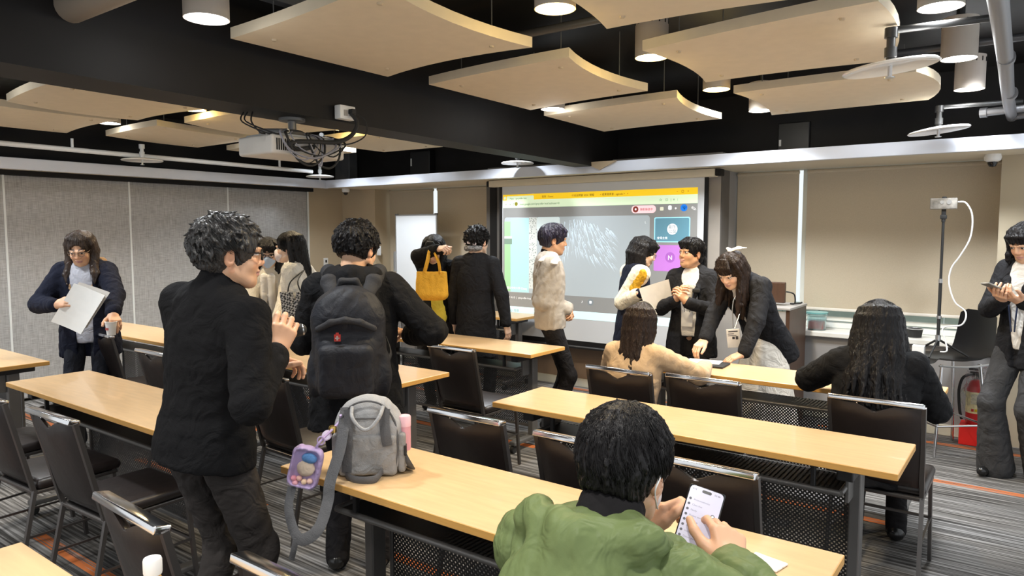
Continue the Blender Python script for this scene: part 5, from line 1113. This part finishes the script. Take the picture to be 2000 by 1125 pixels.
F.ell(t(0,-.145,.385),(.13,.062,.135),p.TM,.03); F.cone(t(-.13,-.08,.47),t(-.03,-.20,.30),.03,.022,.02).cone(t(.13,-.08,.47),t(.03,-.20,.30),.03,.022,.02); F.ell(p.neck+p.tu*.05-p.cf*.02,(.092,.105,.10),p.TM,.010,True)
F.disp = folds(155,.010,22,60); p.kid('hood',F,C_green)
pchild(p,'hood_rim',MB().tube([t(.108*math.cos(a),-.045+.115*math.sin(a),.552+.012*math.sin(a)) for a in np.linspace(-3.6,.46,22)],.0065,8),cloth('dark green hem','3f5030',.6))
F = Field(.0065,.012); F.cone(p.neck-p.tu*.05,p.neck+(p.hf(0,-.028,-.06)-p.neck)*.72,.088,.066); F.disp = folds(156,.005,40,90); p.kid('inner_collar',F,C_dpants,'black inner collar')
a, e, w_ = p.arms[1]; u = nrm(w_-e); F = Field(.005,.006); F.cone(w_-u*.06,w_-u*.004,.050,.044,.01); F.ell(w_,(.034,)*3,None,.004,True); F.box(w_-u*.03+p.cr*.05,(.03,.012,.014),p.TM,.008); p.kid('cuff',F,C_green)
p.trousers(C_dpants); p.shoes(C_shoe); p.hair(H_black,'short',seed=22,nlocks=160,vol=.016,mess=.04,res=.0034,nape=-.07,hl=.045,lr=.006,ridge=.0022,ns=3600)
h = p.hf; mb = MB().tube([h(.060,.055,-.03),h(.078,.012,.018),h(.090,-.022,.0),h(.083,-.022,-.03),h(.062,.045,-.07)],.0014,6,4); pchild(p,'mask_ear_loop',mb,M_white); mask(p, C_maskw)
bd = MB()
for x, z in ((.0,.335),): bd.lathe([(.0,0),(.022,.002),(.022,.006),(.0,.008)],n=20,M=Matrix.Translation(Vector(t(.10,-.150,.30)))@Matrix(p.TM).to_4x4()@Euler((R(90),0,0)).to_matrix().to_4x4())
pchild(p,'round_badge',bd,mat('black and white badge',(.4,.4,.4),.5,noise=.95,nscale=60))
# ------------------------------------------------------------------ things held, worn and lying about
def sdf_thing(name, F, m, base, label, cat, group=None):
    P, Q = F.mesh(); o = mesh_obj(name,[(P,Q)],m,base); return tag(o,label,cat,group)
def sdf_part(name, F, m, base, parent, label=None):
    P, Q = F.mesh(); o = mesh_obj(name,[(P,Q)],m,base,parent); 
    if label: o['label'] = label
    return o
def mb_part(name, mb, m, base, parent, smooth=True):
    o = mb.build(name,m,None,smooth); o.parent = parent; o.location = -Vector(base); return o
def sheet(name, c, m, label, cat='paper', bow=.012, thick=.0016, group=None):
    """a sheet of paper from four corners tl,tr,br,bl with a slight bow"""
    tl,tr,br,bl = [Vector(v) for v in c]; n = (tr-tl).cross(bl-tl).normalized(); N = 8; vs = []; ctr = (tl+tr+br+bl)/4
    for sd in (0,1):
        for i in range(N+1):
            for j in range(N+1):
                u, v = i/N, j/N; p = (tl*(1-u)+tr*u)*(1-v)+(bl*(1-u)+br*u)*v; vs.append(p+n*(bow*4*u*(1-u)+(thick if sd else 0))-ctr)
    M_ = (N+1)**2; fs = []
    for i in range(N):
        for j in range(N):
            a = i*(N+1)+j; fs.append((a,a+1,a+N+2,a+N+1)); fs.append((M_+a,M_+a+N+1,M_+a+N+2,M_+a+1))
    for i in range(N):
        for a, b in ((i*(N+1),(i+1)*(N+1)),(i*(N+1)+N,(i+1)*(N+1)+N),(i,i+1),(N*(N+1)+i,N*(N+1)+i+1)): fs.append((a,b,M_+b,M_+a))
    return simple(name, MB().add(vs,fs), m, label, cat, group, True, loc=ctr)
M_paper = mat('white paper', hexc('e4e3df'), .7, noise=.03, nscale=20); M_paperg = mat('grey backed sheet', hexc('c9c4bd'), .75, noise=.05, nscale=30)
sheet('newspaper', [(-5.31,2.13,1.235),(-5.11,2.24,1.155),(-5.24,2.13,.89),(-5.425,2.02,.975)], M_paper, 'large white sheets held against the navy jacket by the partition', bow=.015, thick=.006)
sheet('inner_sheet', [(-5.29,2.155,1.245),(-5.10,2.27,1.175),(-5.22,2.16,.93),(-5.40,2.05,1.0)], M_paperg, 'second sheet sticking out behind the white sheets at left', bow=.01)
sheet('paper_sheet', [(-2.405,4.855,1.165),(-2.225,4.985,1.235),(-2.185,4.995,1.035),(-2.355,4.875,1.00)], M_paperg, 'beige sheet held up between the satin jacket and the clasped hands')
o = simple('paper_cup', MB().lathe([(.0,0),(.027,0),(.036,.085),(.039,.087),(.039,.091),(.034,.091),(.026,.005),(.0,.005)],n=24), mat('white cup paper',hexc('ebe9e6'),.5), 'white paper cup held over the chair back at left', 'cup', smooth=True, loc=(-5.005,2.225,.895))
MB().add([(.034*math.cos(a),.034*math.sin(a),z) for z in (.035,.052) for a in np.linspace(-1.9,-.9,7)],[(i,i+1,8+i,7+i) for i in range(6)]).build('print_mark', mat('red cup print',hexc('b0504a'),.5), o)
# folder and papers on the front right table
o = simple('document_folder', MB().bbox(-.13,.13,-.09,.09,0,.012,.004), M_rubber, 'dark folder lying under white paper on the front right table','folder', loc=(-1.68,4.36,.741)); o.rotation_euler = (0,0,R(4))
o = simple('paper_sheet', MB().bbox(-.105,.105,-.07,.07,0,.004,.001), M_paper, 'white paper on the dark folder under the bending woman\'s hand','paper', loc=(-1.70,4.375,.7545)); o.rotation_euler = (0,0,R(10))
# phone of the green jacket man
phM = Matrix.Translation((-.548,1.395,.975))@Euler((R(52),R(13),R(14)),'XYZ').to_matrix().to_4x4()
o = simple('smartphone', MB().bbox(-.038,.038,-.078,.078,-.005,.004,.0045,seg=3), mat('black phone shell',(.012,.014,.016),.2), 'large phone with lit white screen in the green jacket man\'s hands','phone'); o.matrix_world = phM
def rrect(w,h,r,z,n=6):
    P = []
    for cx,cy,a0 in ((w-r,h-r,0),(-w+r,h-r,90),(-w+r,-h+r,180),(w-r,-h+r,270)):
        for k in range(n+1): a = R(a0+90*k/n); P.append((cx+r*math.cos(a),cy+r*math.sin(a),z))
    return MB().add(P,[tuple(range(len(P)))])
rrect(.0352,.075,.009,.0043).build('screen', mat('lit phone screen',hexc('b9b7c8'),.2,emit=.35), o)
rrect(.010,.0032,.003,.0046).build('camera_notch', mat('black notch',(0,0,0),.3), o).location = (0,.0675,0)
MI = mat('dark list icon',hexc('55555f'),.5); MT = mat('grey list text',hexc('8c8a98'),.5)
for k in range(10):
    y = .045-k*.0115
    q = rrect(.0028,.0028,.0028,.0045,4).build('list_icon',MI,o); q.location = (-.029,y,0)
    text('list_text',('Announcements','Class chat','Family','Project team','Lab group','Study circle','Volunteers','Dinner plans','Club notice','Reminders')[k],.0052,(-.022,y-.0015,.0045),(0,0,0),MT,o,depth=0)
text('status_text','4:13',.005,(-.030,.066,.0045),(0,0,0),MI,o,depth=0); text('status_text','5G 86',.005,(.016,.066,.0045),(0,0,0),MI,o,depth=0)
q = rrect(.0042,.0042,.0042,.0046,5).build('assistive_button',MI,o); q.location = (.024,.022,0); q = rrect(.0026,.0026,.0026,.0048,5).build('assistive_dot',M_white,o); q.location = (.024,.022,0)
q = simple('card_packet', MB().bbox(-.04,.05,-.03,.03,0,.006,.002), mat('crinkled clear packet',(.9,.88,.85),.15,noise=.2,nscale=60,bump=.8,bscale=60), 'small crinkled packet on the table beside the green cuff','packet', loc=(-.53,1.80,.741)); q.rotation_euler = (0,0,R(-12))
MB().box(-.035,.02,-.022,.02,.0062,.0068).build('paper_insert', M_paper, q)
# juice bottle bottom left
b = empty('juice_bottle', (-1.372,.668,.741), 0, 'amber juice bottle with white cap at the bottom left table', 'bottle')
MB().lathe([(.0,0),(.03,0),(.033,.01),(.033,.115),(.030,.135),(.015,.165),(.014,.175),(.0,.175)],n=28).build('bottle_body', mat('amber drink',hexc('d9a860'),.12,coat=.5), b, True)
MB().lathe([(.0,.172),(.0165,.172),(.0175,.176),(.0175,.200),(.016,.204),(.0,.205)],n=28).build('cap', M_plastic, b, True)
# yellow tote
C_yel = cloth('mustard corduroy','dca63a',.85,.5,160,.08,30)
ctr = arr(-4.06,4.365,1.155); u = nrm(arr(.21,.14,0)); v = arr(0,0,1); n = np.cross(u,v); n = nrm(n); M3 = np.stack([u,n,v],1)
F = Field(.007,.02)
def tp_(a,b,c): return ctr+M3@arr(a,b,c)
for a in (-.09,-.045,0,.045,.09): F.cone(tp_(a*1.12,0,.095-.012*(1-abs(a)/.09)),tp_(a*.98,0,-.085),.026,.05,.02)
F.ell(tp_(0,0,-.085),(.125,.055,.045),M3,.02); F.box(tp_(0,0,.16),(.2,.1,.055),M3,.002,.004,True); F.disp = folds(7,.004,40,90)
o = sdf_thing('tote_bag', F, C_yel, ctr-arr(0,0,.13), 'mustard yellow tote bag held up by its straps in front of dark coat', 'bag', None)
hp = arr(-4.125,4.43,1.455)
for sgn, yy in ((-1,-.024),(1,.024)):
    mb_part('strap', MB().tube([tp_(-.06,yy,.10),tp_(-.035,yy,.19),hp+arr(0,0,.0)+M3@arr(0,yy*.5,.0),tp_(.055,yy,.19),tp_(.07,yy,.09)],(.012,.004),8,5,flat=tuple(u)), C_yel, o.location, o)
F = Field(.008,.015); F.cone(arr(-4.13,4.50,1.02),arr(-4.10,4.51,.86),.05,.06,.02,flat=(n,.3)); F.disp = folds(3,.006,40,90); sdf_thing('yellow_scarf',F,cloth('olive yellow cloth','b3a23c',.9),arr(-4.11,4.50,.8),'olive yellow cloth hanging below the mustard tote bag','scarf')
# woven bag
ctr = arr(-4.395,3.25,1.055); u = nrm(arr(.15,.12,0)); n = nrm(np.cross(u,v)); M3 = np.stack([u,n,v],1)
wm = bpy.data.materials.new('black and white woven leather'); wm.use_nodes = True; nt, N, L, bb = nodes(wm); tc = N.new('ShaderNodeTexCoord'); mp = N.new('ShaderNodeMapping'); mp.inputs['Rotation'].default_value = (0,R(38),R(38)); mp.inputs['Scale'].default_value = (70,70,70); L(tc.outputs['Object'],mp.inputs[0]); ck = N.new('ShaderNodeTexChecker'); ck.inputs['Scale'].default_value = 1; ck.inputs[1].default_value = (.012,.012,.012,1); ck.inputs[2].default_value = (.42,.41,.40,1); L(mp.outputs[0],ck.inputs[0]); L(ck.outputs[0],bb.inputs[0]); bb.inputs['Roughness'].default_value = .45
F = Field(.007,.02)
for a in (-.075,-.03,.03,.075): F.cone(ctr+M3@arr(a*1.15,0,.085),ctr+M3@arr(a*.75,0,-.075),.022,.035)
F.box(ctr+arr(0,0,.15),(.2,.2,.055),M3,.002,.004,True)
o = sdf_thing('woven_bag',F,wm,ctr-arr(0,0,.1),'black and white woven shoulder bag against the ivory knit sweater','bag')
sp = arr(-4.475,3.40,1.30)
for dx in (-.05,.05): mb_part('strap', MB().tube([ctr+M3@arr(dx,-.0,.085),ctr+M3@arr(dx*.5,.0,.17),sp],.005,6,4), M_rubber, o.location, o)
# big black backpack (worn)
C_bp = cloth('black backpack nylon',(.012,.013,.018),.6,.15,200,.1,wr=.3,spec=.3); C_bp2 = cloth('charcoal strap padding',(.035,.035,.038),.7,.2,200,wr=.2)
bpp = P5.tf(0,-.235,.235); fr = Fr(P5.TM@rot((1,0,0),4), bpp, 1.0)
F = Field(.008,.03); Mb = fr.M
F.box(fr(0,0,-.03),(.155,.085,.21),Mb,.07).ell(fr(0,.0,.15),(.135,.075,.10),Mb,.04); F.box(fr(0,-.07,-.09),(.125,.05,.13),Mb,.05,.02); F.ell(fr(-.15,-.0,-.14),(.03,.05,.10),Mb,.02).ell(fr(.15,0,-.14),(.03,.05,.10),Mb,.02); F.disp = folds(77,.006,24,60)
base = P5.base+arr(.1,-.2,.9); o = sdf_thing('backpack',F,C_bp,base,'large black backpack worn on the back of the black hooded jacket','backpack')
F = Field(.007,.02); F.box(fr(0,-.115,-.10),(.115,.035,.115),Mb,.035); F.disp = folds(78,.004,30,70); sdf_part('front_pocket',F,C_bp,base,o)
F = Field(.006,.012); F.chain([fr(-.115,-.085,.075),fr(-.06,-.10,.105),fr(0,-.105,.115),fr(.06,-.10,.105),fr(.115,-.085,.075)],[.014]*5); F.chain([fr(-.12,-.06,.05),fr(-.13,-.04,-.05),fr(-.125,-.06,-.15)],[.010]*3); F.chain([fr(.12,-.06,.05),fr(.13,-.04,-.05),fr(.125,-.06,-.15)],[.010]*3); sdf_part('zip_flap',F,C_bp2,base,o)
F = Field(.006,.01); F.chain([fr(-.05,.05,.225),fr(-.03,.035,.265),fr(.03,.035,.265),fr(.05,.05,.225)],[.014]*4); sdf_part('grab_handle',F,C_bp2,base,o)
for sg in (-1,1):
    F = Field(.006,.015); F.chain([fr(sg*.075,.06,.20),fr(sg*.095,.11,.25),P5.tf(sg*.115,-.03,.545),P5.tf(sg*.13,.07,.46),P5.tf(sg*.14,.13,.30)],[.03,.036,.036,.034,.03],.015,(Mb[:,1],.5)); sdf_part('shoulder_strap',F,C_bp2,base,o)
    mb_part('side_strap', MB().tube([fr(sg*.15,-.01,-.10),fr(sg*.175,.05,-.06),fr(sg*.15,.12,.0)],(.012,.003),8,4,flat=tuple(Mb[:,2])), C_bp2, base, o)
def onf(x,z,w_,h_,y=-.1515): 
    return MB().box(x-w_,x+w_,y-.004,y,z-h_,z+h_,Matrix.Translation(Vector(fr.o))@Matrix(fr.M).to_4x4())
lg = mb_part('emblem', onf(-.03,.045,.013,.014,-.128).box(-.036,-.024,-.132,-.128,.059,.067,Matrix.Translation(Vector(fr.o))@Matrix(fr.M).to_4x4()), mat('red emblem',hexc('b03028'),.4), base, o, False)
mb_part('emblem_cross', onf(-.03,.045,.003,.009,-.1321).box(-.039,-.021,-.1361,-.1321,.043,.047,Matrix.Translation(Vector(fr.o))@Matrix(fr.M).to_4x4()), M_silver, base, o, False)
mb_part('zip_pull', onf(.10,-.06,.004,.02,-.12), M_silver, base, o, False)
# grey backpack on the table
C_gb = cloth('grey canvas','8f8e8d',.85,.25,260,.08,wr=.45); C_gb2 = cloth('dark grey webbing','5f5f61',.8,.25,260,.06,wr=.2); C_gb3 = cloth('pale grey canvas','a3a3a4',.85,.25,260,.06,wr=.4)
rz = 41; G3 = rot((0,0,1),rz); gb = Fr(G3, arr(-1.872,1.685,.742)); base = gb.o.copy()
F = Field(.0055,.03); F.box(gb(0,.0,.10),(.112,.062,.098),G3,.035).ell(gb(0,.0,.185),(.108,.060,.088),G3,.03); F.ell(gb(0,.015,.13),(.118,.062,.12),G3,.02); F.box(gb(0,0,-.05),(.3,.3,.05),G3,.002,.004,True); F.disp = folds(201,.004,26,70)
o = sdf_thing('grey_backpack',F,C_gb3,base,'small grey canvas backpack standing on the maple table','backpack')
F = Field(.005,.015); F.box(gb(0,-.058,.075),(.098,.016,.072),G3,.014); F.box(gb(0,-.075,.158),(.2,.05,.012),G3@rot((0,1,0),2),.002,.005,True); F.disp = folds(202,.005,26,64); sdf_part('front_pocket',F,C_gb,base,o)
F = Field(.005,.012); F.box(gb(.115,-.005,.075),(.014,.05,.07),G3,.012); sdf_part('side_pocket',F,C_gb,base,o)
F = Field(.005,.012); F.box(gb(-.112,-.005,.075),(.012,.05,.07),G3,.012); sdf_part('side_pocket',F,C_gb,base,o)
for sg in (-1,1):
    mb_part('front_strap', MB().tube([gb(sg*.062,-.058,.235),gb(sg*.060,-.070,.19),gb(sg*.064,-.078,.15),gb(sg*.07,-.077,.11 if sg > 0 else .02)],(.017,.003),8,4,flat=tuple(G3[:,0])), C_gb2, base, o)
mb_part('grab_handle', MB().tube([gb(-.05,-.06,.243),gb(-.045,-.095,.215),gb(-.015,-.105,.180),gb(.015,-.105,.180),gb(.045,-.095,.215),gb(.055,-.06,.243)],.0065,10,5), C_gb3, base, o)
mb_part('piping', MB().tube([gb(.095,-.055,.02),gb(.102,-.054,.12),gb(.092,-.052,.19),gb(.055,-.056,.245),gb(0,-.057,.262),gb(-.055,-.056,.245),gb(-.092,-.052,.19),gb(-.102,-.054,.12)],.0035,6,4), C_gb2, base, o)
mb_part('zip', MB().tube([gb(-.07,-.0635,.205),gb(.075,-.0635,.202)],.003,6), C_gb2, base, o)
mb_part('shoulder_strap', MB().tube([gb(.05,-.075,.02),gb(.03,-.13,.012),gb(-.03,-.125,.010),gb(-.07,-.085,.012)],(.014,.004),8,5,flat=(0,0,1)), C_gb2, base, o)
mb_part('shoulder_strap', MB().tube([gb(.10,.0,.10),gb(.135,-.05,.05),gb(.145,-.02,.012),gb(.11,.03,.012)],(.015,.004),8,5,flat=(0,0,1)), C_gb2, base, o)
mb_part('hanging_strap', MB().tube([gb(-.075,-.03,.235),(-1.862,1.545,.86),(-1.850,1.49,.76),(-1.845,1.475,.70),(-1.842,1.43,.62),(-1.90,1.40,.585),(-1.965,1.41,.66),(-1.985,1.44,.73)],(.020,.0035),8,6,flat=(.8,.5,.1)), C_gb2, base, o)
mb_part('strap_buckle', MB().tube([gb(.128,-.055,.07),gb(.128,-.055,.10),gb(.128,-.025,.10),gb(.128,-.025,.07),gb(.128,-.055,.07)],.004,6), M_rubber, base, o)
mb_part('strap_tail', MB().tube([(-1.91,1.395,.585),(-1.915,1.39,.55),(-1.93,1.39,.51)],(.010,.002),8,4,flat=(.8,.5,.1)), C_gb2, base, o)
b = empty('pink_bottle', tuple(gb(.123,-.005,.075)), 0, 'pink capped bottle standing in the grey backpack\'s side pocket', 'bottle')
MB().lathe([(.0,0),(.021,0),(.022,.01),(.022,.085),(.0,.085)],n=24).build('bottle_body', mat('pink matte bottle',hexc('dfa0aa'),.45), b, True); MB().lathe([(.0,.085),(.0228,.085),(.0228,.118),(.020,.122),(.0,.123)],n=24).build('cap', mat('pale pink cap',hexc('efc0c8'),.4), b, True)
# lilac pouch with pompoms
pc = arr(-1.935,1.455,.80); PM_ = rot((0,0,1),38)@rot((0,1,0),14); pf = Fr(PM_,pc)
F = Field(.0045,.012); F.box(pf(0,.012,0),(.052,.03,.072),PM_,.028); F.box(pf(0,-.012,0),(.043,.02,.062),PM_,.02,.004,True); F.disp = folds(31,.003,60,120); lil = cloth('lilac vinyl','b9a3cf',.35,.1,100,.06,wr=.2,spec=.5)
o = sdf_thing('pouch',F,lil,pc-arr(0,0,.07),'lilac pouch with clear window and pompoms hanging at the table corner','pouch'); base = pc-arr(0,0,.07)
F = Field(.004,.006); F.box(pf(0,-.010,0),(.047,.007,.067),PM_,.006); P_, Q_ = F.mesh(); w_ = mesh_obj('clear_window',[(P_,Q_)],mat('clear vinyl',(.95,.95,1),.05,trans=.95,alpha=.22),base,o)
F = Field(.004,.01); F.ell(pf(.004,.0,.0),(.03,.014,.028),PM_); F.disp = folds(32,.002,100,200); sdf_part('plush_filling',F,cloth('cream plush','d8c4ae',.95),base,o)
F = Field(.004,.01); F.ell(pf(.008,.0,.036),(.026,.014,.018),PM_); sdf_part('blue_plush',F,cloth('blue plush','5f8fc4',.95),base,o)
for k,(x,z,c) in enumerate(((-.028,-.042,'e79aa8'),(-.010,-.038,'f0bcb0'),(.008,-.046,'f2d2b0'),(-.02,-.056,'efb0ba'),(.026,-.04,'f0c8b8'))):
    F = Field(.0035,.004); F.ell(pf(x,.0,z),(.010,.010,.010),PM_); F.disp = folds(40+k,.001,200,300); sdf_part('pompom',F,cloth('pompom %d'%k,c,.95),base,o)
mb_part('ring_strap', MB().tube([pf(.02,.01,.072),pf(.03,.01,.10),gb(-.095,-.05,.19),gb(-.09,-.055,.215)],.0045,8,4).tube([pf(.03+.012*math.cos(a),.01,.10+.014*math.sin(a)) for a in np.linspace(0,6.283,13)],.0025,6), lil, base, o)
cg = empty('bag_charm', tuple(gb(-.115,-.07,.16)), 0, 'gold and pale shell charm hanging from the grey backpack', 'charm')
MB().lathe([(.0,0),(.013,0),(.013,.018),(.011,.022),(.0,.022)],n=18).build('gold_cap', mat('gold metal',hexc('c9a860'),.25,metal=.9), cg, True); MB().lathe([(.0,-.006),(.018,-.004),(.02,0),(.018,.003),(.0,.004)],n=18,M=Matrix.Translation((-.02,-.01,-.012))@Euler((R(50),R(20),0)).to_matrix().to_4x4()).build('shell_disc', mat('pearl lilac',hexc('d5c8de'),.3), cg, True)
